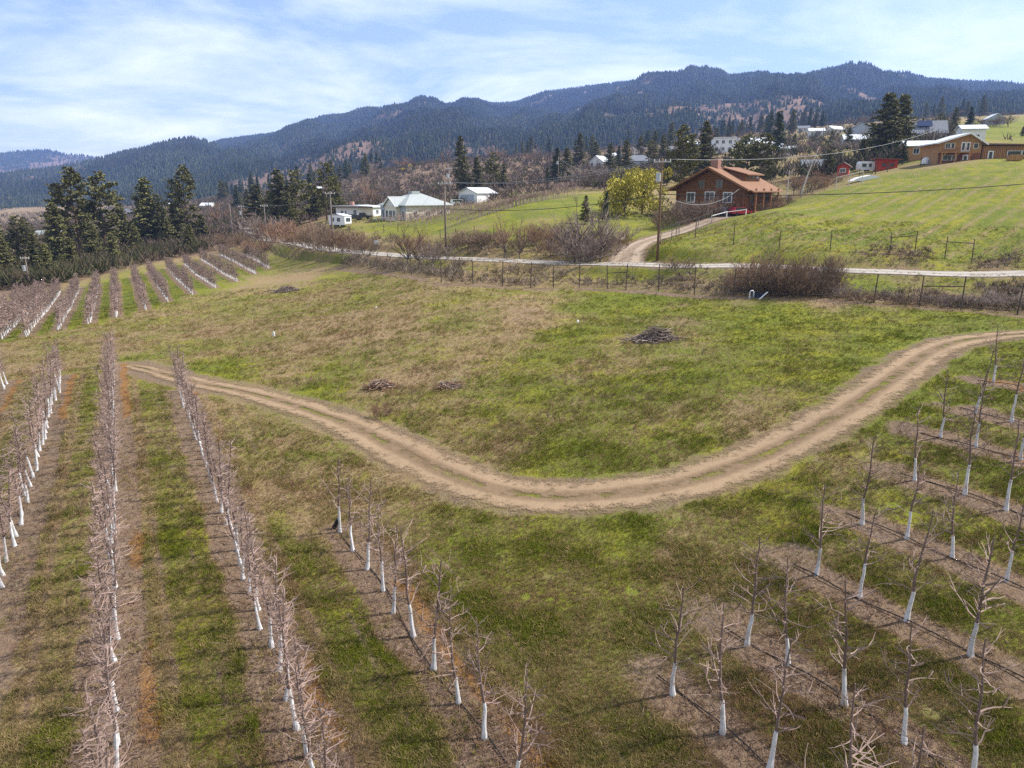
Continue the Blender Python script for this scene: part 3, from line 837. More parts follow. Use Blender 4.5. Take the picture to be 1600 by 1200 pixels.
for key, cnt in (('far', 12000), ('ridge', 130000), ('foothill', 26000)):
    tab, r0, D = MOUNT[key]
    t0, t1 = MESH_T[key]
    ths = np.linspace(t0, t1, int((t1 - t0) * 260)); rs = np.r_[np.linspace(r0, D, 90), np.linspace(D, D * 1.25, 10)[1:]]
    T, R = np.meshgrid(ths, rs, indexing='ij')
    Z = mount_z(key, T.ravel(), R.ravel())
    X, Y = (R * np.sin(T)).ravel(), (R * np.cos(T)).ravel()
    I = np.arange(T.size).reshape(T.shape)
    F = np.stack([I[:-1, :-1], I[:-1, 1:], I[1:, 1:], I[1:, :-1]], -1).reshape(-1, 4)
    me = np_mesh('mountain_' + key, np.c_[X, Y, Z], F[:, ::-1], M['mountain'], True)
    fattr(me, 'bare', bare_patch(X, Y) + {'foothill': .15, 'far': .12, 'ridge': .0}[key])
    setp(link({'far': 'far_mountain', 'ridge': 'mountain', 'foothill': 'foothill'}[key], me), kind='structure')
    th = RNG.uniform(max(t0, -.68), min(t1, .68), cnt * 2); rr = r0 + (D * 1.03 - r0) * RNG.uniform(0, 1, cnt * 2) ** .8
    x, y = rr * np.sin(th), rr * np.cos(th)
    bp = bare_patch(x, y) + {'foothill': .15, 'far': .12, 'ridge': .0}[key]
    keep = RNG.uniform(0, 1, cnt * 2) < np.clip(1.0 - sstep(.52, .68, bp) * .85, 0, 1) * .75
    th, rr, x, y, bp = th[keep], rr[keep], x[keep], y[keep], bp[keep]
    z = mount_z(key, th, rr)
    h = RNG.uniform(14, 27, len(x)) * np.interp(rr, [950, 2200, 3600], [.38, .58, .78])
    FP.append(np.c_[x, y, z - 1]); FS.append(np.c_[h * RNG.uniform(1.1, 2.0, len(x)), h * RNG.uniform(1.1, 2.0, len(x)), h]); FR.append(np.c_[np.zeros((len(x), 2)), RNG.uniform(0, 6.3, len(x))])
    tv = RNG.uniform(.6, 1.4, len(x))[:, None] * (.25 + 1.6 * fbm(x * .005, y * .004, 99, 4))[:, None]
    FT.append(np.array([[.034, .042, .024]]) * tv + np.array([[.03, .016, .008]]) * (RNG.uniform(0, 1, len(x)) < .12)[:, None])
fo = scatter('mountain_forest', np.vstack(FP), np.vstack(FR), np.vstack(FS), np.vstack(FT), [(.17, .62, 5, (0, 0, .15), (0, 0, 0)), (.115, .55, 5, (0, 0, .45), (0, 0, .6))], M['forest'])
setp(fo, 'dense dark conifer forest covering the blue mountain slopes', 'forest', kind='stuff')
# ------------------------------------------------------------------ hazy air
hz = MB().box(-5200, 5200, -300, 5600, -260, 1250)
hm = bpy.data.materials.new('valley_haze'); hm.use_nodes = True
hn, hl = hm.node_tree.nodes, hm.node_tree.links
hn.remove(hn['Principled BSDF'])
pv = hn.new('ShaderNodeVolumePrincipled')
pv.inputs['Color'].default_value = (.32, .50, 1.0, 1); pv.inputs['Density'].default_value = HAZE_DENSITY; pv.inputs['Anisotropy'].default_value = .2
hl.new(pv.outputs[0], hn['Material Output'].inputs['Volume'])
setp(hz.build('haze', hm), kind='stuff')

# ------------------------------------------------------------------ grass tufts and prunings
M['grass'] = tint_mat('grass_tufts', .9)
def thin_leaf(m, f):
    n, l = m.node_tree.nodes, m.node_tree.links
    b = n['Principled BSDF']; o_ = n['Material Output']
    t = n.new('ShaderNodeBsdfTranslucent'); x_ = n.new('ShaderNodeMixShader'); x_.inputs[0].default_value = f
    src = b.inputs['Base Color'].links[0].from_socket
    l.new(src, t.inputs['Color']); l.new(b.outputs[0], x_.inputs[1]); l.new(t.outputs[0], x_.inputs[2]); l.new(x_.outputs[0], o_.inputs['Surface'])
thin_leaf(M['grass'], .5)
def view_points(n, r0, r1, th=.66, power=1.0):
    u = RNG.uniform(0, 1, n)
    r = (r0 ** -power + u * (r1 ** -power - r0 ** -power)) ** (-1 / power)
    t = RNG.uniform(-th, th, n)
    return r * np.sin(t), r * np.cos(t), r
x, y, r = view_points(620000, 13, 125, th=.80, power=.7)
g_, s_, o_ = cover(x, y)
dT, _ = poly_near(TRACK[::4], x, y)
clump = fbm(x * .8, y * .8, 131, 3); fine = fbm(x * 2.3, y * 2.3, 141, 2)
ok = (RNG.uniform(0, 1, len(x)) < np.clip(1.05 - s_ * 1.0, .05, 1)) & (dT > 1.75 + .9 * (fine - .3)) & (clump + .35 * (fine - .5) > .14)
x, y, r, g_, s_, o_, clump, fine = [v[ok] for v in (x, y, r, g_, s_, o_, clump, fine)]
z = ground_z(x, y)
gg = np.clip(sstep(.15, .95, g_ + 1.3 * (clump - .5) + RNG.normal(0, .34, len(x))), 0, 1)[:, None]
va = RNG.uniform(.75, 1.45, len(x))[:, None]
straw = np.array([.33, .245, .125]) ; green = np.array([.135, .142, .019]) + np.array([.095, .070, .010]) * RNG.uniform(0, 1, (len(x), 1)) ** 2
rust = sstep(.50, .66, fbm(x * .33 + 9, y * .33, 191, 3))[:, None]
straw = straw * (1 - rust) + np.array([.29, .19, .11]) * rust
tint = (straw * 1.08 * (1 - gg) + green * np.array([1.12, 1.24, 1.1]) * gg) * va
oc = (RNG.uniform(0, 1, len(x)) < o_ * .6)[:, None]
tint = np.where(oc, np.array([.26, .16, .03]) * va, tint)
hgt = RNG.uniform(.022, .075, len(x)) * (.7 + .7 * sstep(.35, .7, clump)) * (1 + r / 75) * np.where(gg[:, 0] > .5, .85, 1.15)
wd = hgt * RNG.uniform(.9, 1.7, len(x)) * (1 + r / 130)
rot = np.c_[RNG.normal(0, .28, (len(x), 2)), RNG.uniform(0, 6.3, len(x))]
blades = []
for k in range(6):
    a = k * 2.4; d = .16 + .22 * (k % 3) / 2
    blades.append((.055, 1.0 + .2 * (k % 2), 3, (d * math.cos(a), d * math.sin(a), .42), (.5 * math.sin(a) * -1, .5 * math.cos(a), a)))
go = scatter('grass', np.c_[x, y, z], rot, np.c_[wd, wd, hgt], tint, blades, M['grass'])
setp(go, 'short mixed green and straw coloured grass over the meadow', 'grass', kind='stuff')

# knots of dead weeds standing over the rough meadow
x, y, r = view_points(30000, 16, 120, power=.6)
nz = fbm(x * .28, y * .28, 211, 4)
s = x * ROW_DIR[0] + y * ROW_DIR[1]; nn = x * ROW_N[0] + y * ROW_N[1]
g_, s_, o_ = cover(x, y)
dT, _ = poly_near(TRACK[::4], x, y)
ok = (nz > .57) & (dT > 2.6) & (g_ < 1.0) & (RNG.uniform(0, 1, len(x)) < .5 * sstep(24, 44, r))
x, y, r = x[ok], y[ok], r[ok]
h = RNG.uniform(.10, .30, len(x)) * (1 + r / 200); w = h * RNG.uniform(.7, 1.6, len(x))
tw = np.array([[.30, .225, .155], [.22, .15, .105], [.38, .31, .22], [.17, .125, .09]])[RNG.integers(0, 4, len(x))] * RNG.uniform(.7, 1.2, (len(x), 1))
stalks = []
for k in range(9):
    a = k * 2.4; d = .05 + .32 * ((k * 4) % 9) / 9
    stalks.append((.022, 1.0 - .06 * (k % 4), 3, (d * math.cos(a), d * math.sin(a), .36), (-1.0 * d * 2 * math.sin(a), 1.0 * d * 2 * math.cos(a), a)))
wo = scatter('dead_weeds', np.c_[x, y, ground_z(x, y)], np.c_[RNG.normal(0, .3, (len(x), 2)), RNG.uniform(0, 6.3, len(x))], np.c_[w, w, h], tw, stalks, M['grass'])
setp(wo, 'knots of pale dead weed stalks over the rough meadow', 'weeds', kind='stuff')

# fallen prunings and dead stalks in the orchard strips and over the rough meadow
x, y, r = view_points(70000, 13, 95, power=.8)
s = x * ROW_DIR[0] + y * ROW_DIR[1]; nn = x * ROW_N[0] + y * ROW_N[1]
prob = np.full(len(x), .12)
for n0, s0, s1, kind, i in ROWS:
    ins = (s < s0 + .5) & (s > s1)
    d = np.abs(nn - n0)
    prob = np.where(ins & (d < 1.5), .8 if kind != 'right' else .5, prob)
dT, _ = poly_near(TRACK[::4], x, y)
ok = (RNG.uniform(0, 1, len(x)) < prob) & (dT > 2.0)
x, y, r = x[ok], y[ok], r[ok]
ln = RNG.uniform(.12, .5, len(x)) * (1 + r / 160); th = RNG.uniform(.004, .009, len(x)) * (1 + r / 40)
z = ground_z(x, y) + .035
rot = np.c_[np.full(len(x), math.pi / 2) + RNG.normal(0, .14, len(x)), np.zeros(len(x)), RNG.uniform(0, 6.3, len(x))]
tw = np.array([[.25, .165, .125]]) * RNG.uniform(.5, 1.45, (len(x), 1))
po = scatter('fallen_prunings', np.c_[x, y, z], rot, np.c_[th, th, ln], tw, [(1.0, 1.0, 3, (0, 0, 0), (0, 0, 0))], M['grass'])
setp(po, 'thin brown prunings scattered over the orchard strips', 'twigs', kind='stuff')

# ------------------------------------------------------------------ orchard trees
def wig(rnd, a, d, L, seg, bend, lift=0.0):
    P = [Vector(a)]; d = Vector(d).normalized()
    for k in range(seg):
        d = (d + Vector((rnd.uniform(-bend, bend), rnd.uniform(-bend, bend), rnd.uniform(-bend, bend) + lift))).normalized()
        P.append(P[-1] + d * L / seg)
    return P
def orchard_meshes(seed, dense, H=3.3, far=False):
    rnd = random.Random(seed)
    lean = Vector((rnd.uniform(-.10, .10), rnd.uniform(-.10, .10), 1))
    n = 9
    T = []
    off = Vector((0, 0, 0))
    for k in range(n):
        f = k / (n - 1)
        off += Vector((rnd.uniform(-.05, .05), rnd.uniform(-.05, .05), 0))
        T.append(Vector((lean.x * f * H * .9, lean.y * f * H * .9, f * H)) + off * (1 if k else 0))
    rad = [.052 - .039 * (k / (n - 1)) ** .7 for k in range(n)]
    if not dense: rad = [q * 1.12 for q in rad]
    def pos(z):
        f = min(max(z / H, 0), 1) * (n - 1); i = min(int(f), n - 2)
        return T[i].lerp(T[i + 1], f - i), rad[i] * (1 - f + i) + rad[i + 1] * (f - i)
    ph = rnd.uniform(.80, 1.25)
    ld = MB(); zs = [ph - .06] + [ph + (H - ph) * k / 7 for k in range(1, 8)]
    ld.tube([pos(q)[0] for q in zs], [pos(q)[1] for q in zs], 6)
    if not dense and rnd.random() < .4:             # a forked top
        q, rr = pos(rnd.uniform(1.5, 2.3)); a = rnd.uniform(0, 6.3)
        ld.tube(wig(rnd, q, (math.cos(a) * .45, math.sin(a) * .45, 1), rnd.uniform(.7, 1.2), 4, .15), [rr * .75, rr * .6, rr * .5, rr * .4, rr * .25], 5)
    for _ in range(6 if not dense else 3):          # spur knobs on the leader
        q, rr = pos(rnd.uniform(ph + .2, H - .3)); a = rnd.uniform(0, 6.3)
        ld.tube([q, q + Vector((math.cos(a) * .09, math.sin(a) * .09, .03))], [.016, .008], 4)
    pm = MB(); zs = [-.12, 0, .08, .3, .55, .8, ph]
    pm.tube([pos(q)[0] if q > 0 else Vector((0, 0, q)) for q in zs], [(.092 if q <= 0 else .078 if q < .1 else pos(q)[1] * 1.16) for q in zs], 8)
    br = MB()
    nb = rnd.randint(16, 25) if not dense else rnd.randint(40, 48)
    if far: nb = 40
    for k in range(nb):
        zz = (ph * .9 if not far else .62) + (H * .96 - ph * .9) * ((k + rnd.random()) / nb) ** (1.05)
        p, rr = pos(zz); a = rnd.uniform(0, 6.3)
        up = rnd.uniform(-.15, .75) if not dense else rnd.uniform(-.2, .8)
        L = rnd.uniform(.45, 1.25) * (1.12 - .6 * (zz / H)) if not dense else rnd.uniform(.3, .95) * (1.1 - .6 * zz / H)
        if dense: a = (math.pi / 2 if rnd.random() < .5 else -math.pi / 2) + rnd.gauss(0, .85) + 0  # trained flat along the row is rare: bushes out both ways
        P = wig(rnd, p, (math.cos(a), math.sin(a), up), L, 4, .28, .06)
        r0 = min(rr * .7, rnd.uniform(.015, .025)) if not dense else (.032 if far else .017)
        br.tube(P, [r0, r0 * .85, r0 * .7, r0 * .5, r0 * .3], 3, False)
        for _ in range(rnd.randint(2, 3) if not dense else (1 if far else 2)):
            j = rnd.randint(1, 3); b = rnd.uniform(0, 6.3)
            d = (P[j + 1] - P[j]).normalized() + Vector((math.cos(b), math.sin(b), rnd.uniform(-.1, .8))) * .9
            Q = wig(rnd, P[j], d, L * rnd.uniform(.25, .6), 2, .25, .05)
            br.tube(Q, [r0 * .6, r0 * .45, r0 * .3], 3, False)
    return ld, pm, br
VAR = {}
for kind, dense, k in (('open', False, 10), ('dense', True, 8), ('far', True, 6)):
    VAR[kind] = []
    for q in range(k):
        ld, pm, br = orchard_meshes(100 + q + 50 * dense + 30 * (kind == 'far'), dense, 3.3, kind == 'far')
        VAR[kind].append((ld, pm, br, ld.mesh('leader', M['bark']), pm.mesh('painted_trunk', M['paint']), br.mesh('branches', M['twig'])))
ORD_ = ['first', 'second', 'third', 'fourth', 'fifth', 'sixth', 'seventh', 'eighth', 'ninth', 'tenth', 'eleventh', 'twelfth', 'thirteenth', 'fourteenth', 'fifteenth', 'sixteenth', 'seventeenth', 'eighteenth', 'nineteenth', 'twentieth']
TENS = {20: ('twentieth', 'twenty'), 30: ('thirtieth', 'thirty'), 40: ('fortieth', 'forty')}
ORD = list(ORD_[:19])
TENS[50] = ('fiftieth', 'fifty'); TENS[60] = ('sixtieth', 'sixty'); TENS[70] = ('seventieth', 'seventy')
for t_ in (20, 30, 40, 50, 60, 70):
    ORD += [TENS[t_][0]] + [TENS[t_][1] + '-' + q for q in ORD_[:9]]
def orchard_tree(p, kind, label, group, sc, rz):
    v = VAR[kind][random.randrange(len(VAR[kind]))]
    t = thing('orchard_tree', label, 'fruit tree', p, rz, group, sc)
    link('leader', v[3], t); link('painted_trunk', v[4], t); link('branches', v[5], t)
    return t
def in_view(x, y, z, m=60, hh=3.3):
    if y < 3: return False
    px, py = project(x, y, z); _, pt = project(x, y, z + hh)
    return -m < px < 1600 + m and pt < 1200 + m
n_trees = 0
LEFTNAME = {0: 'row beyond the left edge', 1: 'row cut by the left edge', 2: 'dense row leaning along left side', 3: 'straight upright dense row', 4: 'dense row whose tip meets the track', 5: 'short sparse row in bottom middle'}
RIGHTNAME = ['lowest right-hand row', 'second lowest right-hand row', 'third lowest right-hand row', 'fourth lowest right-hand row', 'fifth lowest right-hand row',
             'sixth lowest right-hand row', 'seventh lowest right-hand row', 'topmost right-hand row by the track']
for n0, s0, s1, kind, i in ROWS:
    s = s0; k = 0
    gap = 1.62 if kind != 'left' else 1.18
    while s > s1:
        jn = random.gauss(0, .06); js = random.gauss(0, .10)
        p = ROW_N * (n0 + jn) + ROW_DIR * (s + js)
        z = gz(*p)
        if in_view(p[0], p[1], z) and math.hypot(*p) > 12.5:
            name = RIGHTNAME[i] if kind == 'right' else LEFTNAME[i]
            lab = f'bare white-trunked tree, {ORD[k]} from far end of {name}'
            orchard_tree((p[0], p[1], z), 'open' if kind in ('right', 'mid') else 'dense', lab, 'white-trunked fruit trees in the near orchard rows', random.uniform(.88, 1.08), random.uniform(0, 6.3) if kind in ('right', 'mid') else random.choice((0, math.pi)) + math.radians(28) + random.gauss(0, .25))
            n_trees += 1
        s -= gap * random.uniform(.93, 1.07); k += 1
print('near orchard trees', n_trees)
# the far block: the nearest ones singly, the rest as one mass
far = []
for n0, s0, s1, kind, i in FARROWS:
    s = s0; k = 0
    while s < s1:
        p = ROW_N * (n0 + random.gauss(0, .06)) + ROW_DIR * s
        z = gz(*p); px, py = project(p[0], p[1], z)
        if py < far_end(px) + 3: break
        if -40 < px: far.append((math.hypot(*p), p[0], p[1], z, i, k))
        s += 1.3; k += 1
far.sort()
V_, F_ = [], []
VT, FT_ = [], []
single = max(0, 298 - n_trees)
ko = 0; kt = 0
for q, (d, x, y, z, i, k) in enumerate(far):
    rz = random.choice((0, math.pi)) + math.radians(28) + random.gauss(0, .3); sc = random.uniform(.85, 1.05)
    if q < single:
        orchard_tree((x, y, z), 'far', f'bare white-trunked tree {ORD[k]} from meadow end of {ORD[i]} row in the far orchard block', 'near trees of the far left orchard block', (sc * 1.3, sc * 1.3, sc), rz)
    else:
        ld, pm, br = VAR['far'][random.randrange(6)][:3]
        c_, s_ = math.cos(rz) * sc * 1.3, math.sin(rz) * sc * 1.3
        for src, VV, FF in ((br, V_, F_), (ld, V_, F_), (pm, VT, FT_)):
            k0 = sum(map(len, VV)) if False else (ko if VV is V_ else kt)
            a = np.array(src.v); VV.append(np.c_[a[:, 0] * c_ - a[:, 1] * s_ + x, a[:, 0] * s_ + a[:, 1] * c_ + y, a[:, 2] * sc + z])
            for f in src.f:
                FF.append([w + k0 for w in (f[:4] if len(f) >= 4 else f)]) if len(f) == 4 else None
            if VV is V_: ko += len(a)
            else: kt += len(a)
print('far orchard', len(far))
if V_:
    rest = thing('far_orchard_block', 'far rows of bare white-trunked trees filling the left orchard block', 'orchard', (0, 0, 0))
    rest['kind'] = 'stuff'
    o = link('branches', np_mesh('branches', np.vstack(V_), F_, M['twig']), rest); o['kind'] = 'stuff'
    o = link('painted_trunk', np_mesh('painted_trunk', np.vstack(VT), FT_, M['paint']), rest); o['kind'] = 'stuff'

# drip hoses along the right rows and the short middle row
for n0, s0, s1, kind, i in ROWS:
    if kind == 'left': continue
    P = []
    s = s0 + .8
    while s > s1 + 1:
        p = ROW_N * (n0 + .12 * math.sin(s * .7 + i) + .05) + ROW_DIR * s
        if p[1] > 10: P.append((p[0], p[1], gz(*p) + .05 + .03 * math.sin(s * 1.9)))
        s -= .6
    o = MB().tube(P, .019, 5).build('drip_hose', M['hose'], smooth=True)
    setp(o, 'black drip hose lying along the ' + (RIGHTNAME[i] if kind == 'right' else LEFTNAME[i]), 'hose', 'drip hoses along the orchard rows')

# ------------------------------------------------------------------ conifers
def conifer_meshes(seed, H, W, kind):
    rnd = random.Random(seed)
    tr = MB()
    n = 8; P = [Vector((0, 0, -.6))]
    for k in range(1, n + 1):
        P.append(Vector((rnd.uniform(-.06, .06) * k / 2, rnd.uniform(-.06, .06) * k / 2, H * k / n)))
    r0 = H * .016
    tr.tube(P, [r0 * (1 - .93 * k / n) for k in range(n + 1)], 7)
    def pos(z):
        f = min(max(z / H, 0), 1) * n; i = min(int(f), n - 1); return P[i].lerp(P[i + 1], f - i)
    lb = MB(); VV = []; 
    z = H * (.10 if kind != 'ponderosa' else .22)
    sidew = rnd.uniform(0, 6.3)
    while z < H * .985:
        f = z / H
        if kind == 'spruce': env = (1 - f) ** .85
        elif kind == 'fir': env = (1 - f) ** .65 * (.55 + .45 * min(1, f / .22))
        else: env = max(.12, (1 - ((f - .42) / .62) ** 2)) * (.8 if f < .4 else 1)
        c = rnd.randint(5, 7) if kind != 'ponderosa' else rnd.randint(3, 6)
        for k in range(c):
            a = rnd.uniform(0, 6.3)
            L = W * env * rnd.uniform(.55, 1.1) * (1 + .22 * math.cos(a - sidew))
            if kind == 'ponderosa' and rnd.random() < .18: L *= .35
            L = max(L, .35)
            d = Vector((math.cos(a), math.sin(a), rnd.uniform(-.28, .08) if kind != 'ponderosa' else rnd.uniform(-.1, .4)))
            b = pos(z + rnd.uniform(-.3, .3)); e = b + d * L
            e.z += .12 * L
            if L > 1.2: lb.tube([b, b.lerp(e, .6), e], [.05 * L / W + .02, .03, .012], 3, False)
            m = max(2, int(L / .36)) + 1
            for j in range(m):
                t = (j + rnd.uniform(.3, 1.0)) / m
                if kind == 'ponderosa': t = .35 + .65 * t
                q = b.lerp(e, t)
                q = q + Vector((rnd.uniform(-.35, .35), rnd.uniform(-.35, .35), rnd.uniform(-.28, .22))) * (.6 + .5 * L / W)
                for w in range(5):
                    az = a + rnd.gauss(0, 1.0); el = rnd.uniform(-.7, .5) if kind != 'ponderosa' else rnd.uniform(-.4, 1.0)
                    v = Vector((math.cos(az) * math.cos(el), math.sin(az) * math.cos(el), math.sin(el)))
                    ln = rnd.uniform(.45, .95) * (H / 22) ** .5; wd = ln * rnd.uniform(.20, .36)
                    sd_ = v.cross(Vector((rnd.gauss(0, 1), rnd.gauss(0, 1), rnd.gauss(0, 1)))).normalized() * wd
                    VV += [q - sd_ * .6, q + v * ln * .55 + sd_, q + v * ln, q + v * ln * .5 - sd_]
        z += H * rnd.uniform(.022, .034) * (1.25 if kind == 'ponderosa' else 1)
    V = np.array([tuple(q) for q in VV])
    F = np.arange(len(V)).reshape(-1, 4)
    return tr.mesh('trunk', M['pine_bark'], True), (lb.mesh('limbs', M['pine_bark']) if lb.v else None), V, F
CON = {}
for nm, kind, mt, H, W, cnt in (('fir', 'fir', 'pine', 22, 5.4, 3), ('ponderosa', 'ponderosa', 'pine', 22, 4.9, 3), ('spruce', 'spruce', 'spruce', 20, 4.8, 3), ('olive', 'ponderosa', 'olive', 18, 6.2, 2), ('narrow', 'spruce', 'spruce', 20, 3.3, 2)):
    CON[nm] = []
    for q in range(cnt):
        t, lbm, V, F = conifer_meshes(500 + 31 * q + len(nm) * 7, H, W, kind)
        CON[nm].append((t, lbm, np_mesh('crown', V, F, M[mt]), H))
def conifer(px, top, base, Y, kind, label, group=None, wide=1.0, name='pine_tree'):
    p = at(px, Y)
    hgt = (base - top) / FPX * depth(p) * 1.0
    t_, l_, c_, H = random.choice(CON[kind])
    s = hgt / H
    _, pb = project(p.x, p.y, p.z)
    s *= max(pb - top, 8) / (base - top)      # whatever height the land has there, the tip reaches its height
    o = thing(name, label, 'conifer', p, random.uniform(0, 6.3), group, (s * wide, s * wide, s))
    link('trunk', t_, o); link('crown', c_, o)
    if l_: link('limbs', l_, o)
    return o
PINES = [
 # left cluster below the far orchard
 (12, 372, 452, 172, 'fir', 'dark dense fir at the left frame edge beyond the far orchard rows', 1.3), (58, 366, 446, 176, 'fir', 'broad dark pine behind the small pole at far left', 1.3),
 (96, 318, 436, 190, 'fir', 'tall bushy pine beyond the third far orchard row', 1.2), (128, 268, 432, 205, 'ponderosa', 'very tall pine towering over the left valley beyond the orchard', 1.1),
 (168, 274, 425, 214, 'ponderosa', 'tall ragged pine left of the broad pyramid fir', 1.15), (196, 318, 412, 226, 'fir', 'medium pine in the gap beside the cream valley house', 1.2),
 (238, 282, 404, 232, 'fir', 'broad pyramid-shaped fir at the upper left beyond the orchard rows', 1.35), (262, 330, 400, 228, 'fir', 'shorter pine hugging the right flank of the pyramid fir', 1.2),
 (297, 264, 395, 236, 'ponderosa', 'slender tall pine with bare lower right trunk at upper left', .95), (277, 318, 396, 232, 'fir', 'small bushy pine at the foot of the slender tall pine', 1.2),
 (34, 338, 440, 205, 'ponderosa', 'pine behind the dark fir at the left edge', 1.1), (150, 350, 430, 196, 'fir', 'low bushy fir at the end of the far orchard rows', 1.4), (215, 352, 412, 216, 'fir', 'low dark fir left of the pyramid fir base', 1.4),
 (76, 380, 445, 168, 'fir', 'low spreading pine closest to the far orchard row ends', 1.5), (115, 372, 438, 176, 'fir', 'low dark pine shading the far orchard row ends', 1.5), (180, 365, 425, 190, 'fir', 'squat dark pine behind the middle far orchard rows', 1.5), (300, 352, 396, 215, 'fir', 'squat pine at the corner of the far orchard', 1.4),
 (20, 400, 452, 185, 'fir', 'small fir in front of the left edge pines', 1.4), (45, 340, 440, 235, 'ponderosa', 'pine rising behind the small pole at far left', 1.2), (92, 350, 436, 225, 'fir', 'dark fir filling the gap left of the very tall pine', 1.4),
 (140, 310, 428, 235, 'fir', 'bushy fir between the two tallest left pines', 1.4), (205, 345, 408, 255, 'ponderosa', 'ragged pine behind the cream valley house', 1.3), (225, 310, 405, 260, 'fir', 'fir close behind the pyramid fir left flank', 1.3), (252, 305, 402, 255, 'ponderosa', 'ragged pine close behind the pyramid fir right flank', 1.2),
 (318, 335, 394, 228, 'fir', 'small fir right of the slender tall pine', 1.3), (65, 395, 447, 180, 'fir', 'low fir at the pole foot among the left pines', 1.6), (5, 350, 450, 200, 'ponderosa', 'ragged pine cut by the left frame edge', 1.3),
 (425, 300, 352, 265, 'fir', 'dark fir between the round-topped fir and the twin pines', 1.4), (495, 290, 344, 245, 'fir', 'low dark fir left of the bungalow pine', 1.4), (452, 300, 352, 230, 'fir', 'low fir at the foot of the twin dark pines', 1.4),
 (885, 232, 280, 330, 'fir', 'dark fir left of the pale pink bare trees', 1.3), (930, 222, 262, 420, 'fir', 'far dark fir above the pale gabled house', 1.4), (1000, 216, 255, 420, 'ponderosa', 'far pine above the dark roofed house', 1.3), (1035, 212, 262, 360, 'fir', 'far dark fir left of the log house pine', 1.3), (1078, 215, 275, 260, 'fir', 'fir between the two tall pines by the log house', 1.2), (1120, 208, 240, 420, 'fir', 'far fir above the hillside villa', 1.3), (1240, 210, 250, 330, 'fir', 'far fir right of the slim tall spruce', 1.3), (1300, 205, 236, 380, 'fir', 'far fir above the dark carport', 1.4), (1150, 225, 285, 210, 'olive', 'third pale olive pine left behind the log house ridge', 1.0), (1425, 190, 222, 320, 'fir', 'far fir above the long shed', 1.3),
 # centre-left
 (405, 290, 350, 270, 'fir', 'dark round-topped fir left of the twin pines', 1.5), (440, 268, 350, 240, 'fir', 'left of the broad twin dark pines left of the bungalow', 1.3), (464, 268, 352, 238, 'ponderosa', 'right of the broad twin dark pines left of the bungalow', 1.3),
 (511, 256, 344, 225, 'ponderosa', 'tall dark pine rising behind the bungalow left end', 1.05), (527, 276, 342, 228, 'fir', 'shorter dark pine beside the bungalow chimney', 1.2),
 (486, 272, 330, 330, 'spruce', 'slim distant spruce between the twin pines and bungalow pine', 1.0), (372, 290, 330, 420, 'spruce', 'small dark spruce left of the round-topped fir far off', 1.1), (388, 296, 332, 400, 'fir', 'small far fir over the utility poles', 1.2),
 (720, 217, 300, 300, 'fir', 'tallest dark pine behind the white metal shed', .95), (745, 246, 300, 305, 'fir', 'middle pine of the three behind the white metal shed', 1.1), (771, 240, 300, 300, 'ponderosa', 'right-hand pine of the three behind the white metal shed', 1.15), (787, 258, 300, 303, 'fir', 'low pine at the right end behind the white metal shed', 1.2),
 (870, 232, 288, 300, 'spruce', 'lone spruce beside the hillside transformer pole', 1.2), (855, 262, 290, 290, 'narrow', 'small narrow spruce below the hillside transformer pole', 1.1),
 (906, 210, 262, 400, 'fir', 'dark pine above the pink bare trees on the hillside', 1.2), (952, 226, 270, 330, 'fir', 'dense green fir left of the dark roofed house', 1.3), (977, 222, 276, 300, 'fir', 'tall green fir beside the dark roofed house', 1.2), (966, 228, 270, 340, 'spruce', 'spruce tucked between the two green firs', 1.0),
 (1015, 222, 272, 290, 'ponderosa', 'brownish pine right of the dark roofed house', 1.1), (1022, 206, 250, 430, 'fir', 'far dark pine above the brownish pine', 1.1), (1042, 236, 285, 230, 'fir', 'short pine left of the tall pine by the log house', 1.2),
 (1061, 202, 312, 185, 'ponderosa', 'tall pine just left of the log house roof', 1.1), (1097, 195, 275, 225, 'fir', 'dark full fir behind the log house chimney', 1.1),
 (1164, 214, 285, 200, 'olive', 'pale olive pine behind the log house ridge', 1.0), (1190, 212, 288, 195, 'olive', 'second pale olive pine behind the log house dormer', 1.0),
 (1212, 178, 250, 270, 'narrow', 'slim tall spruce right of the log house', 1.3),
 (1378, 150, 256, 205, 'fir', 'huge dark fir, left trunk of the pair above the red shed', 1.45), (1402, 152, 254, 210, 'fir', 'huge dark fir, right trunk of the pair above the red shed', 1.35), (1410, 221, 262, 186, 'spruce', 'small dark spruce right of the red shed', 1.25),
 (1324, 200, 232, 290, 'fir', 'small green fir left of the huge dark pair', 1.2), (1345, 220, 258, 200, 'fir', 'bushy young fir behind the white camper', 1.3), (1292, 235, 280, 190, 'fir', 'bushy young fir left of the small red barn', 1.3),
 (1467, 178, 214, 330, 'olive', 'olive rounded pine left above the solar roof', 1.0), (1489, 170, 212, 340, 'fir', 'dark pine above the solar roof', 1.2), (1513, 168, 210, 340, 'spruce', 'bluish spruce behind the orange timber house', 1.2), (1597, 198, 228, 260, 'fir', 'dark fir at the right frame edge behind the timber house', 1.3), (1440, 185, 214, 360, 'fir', 'dark pine right of the huge fir pair', 1.2),
 (915, 306, 348, 136, 'fir', 'dark leaning young pine left of the yellow willow', 1.1), (947, 300, 350, 140, 'narrow', 'young open spruce left of the yellow willow', 1.1),
]
for px, top, base, Y, kind, lab, wide in PINES:
    conifer(px, top, base, Y, kind, lab, None, wide, 'spruce_tree' if kind in ('spruce', 'narrow') else ('fir_tree' if kind == 'fir' else 'pine_tree'))
rb = random.Random(5)
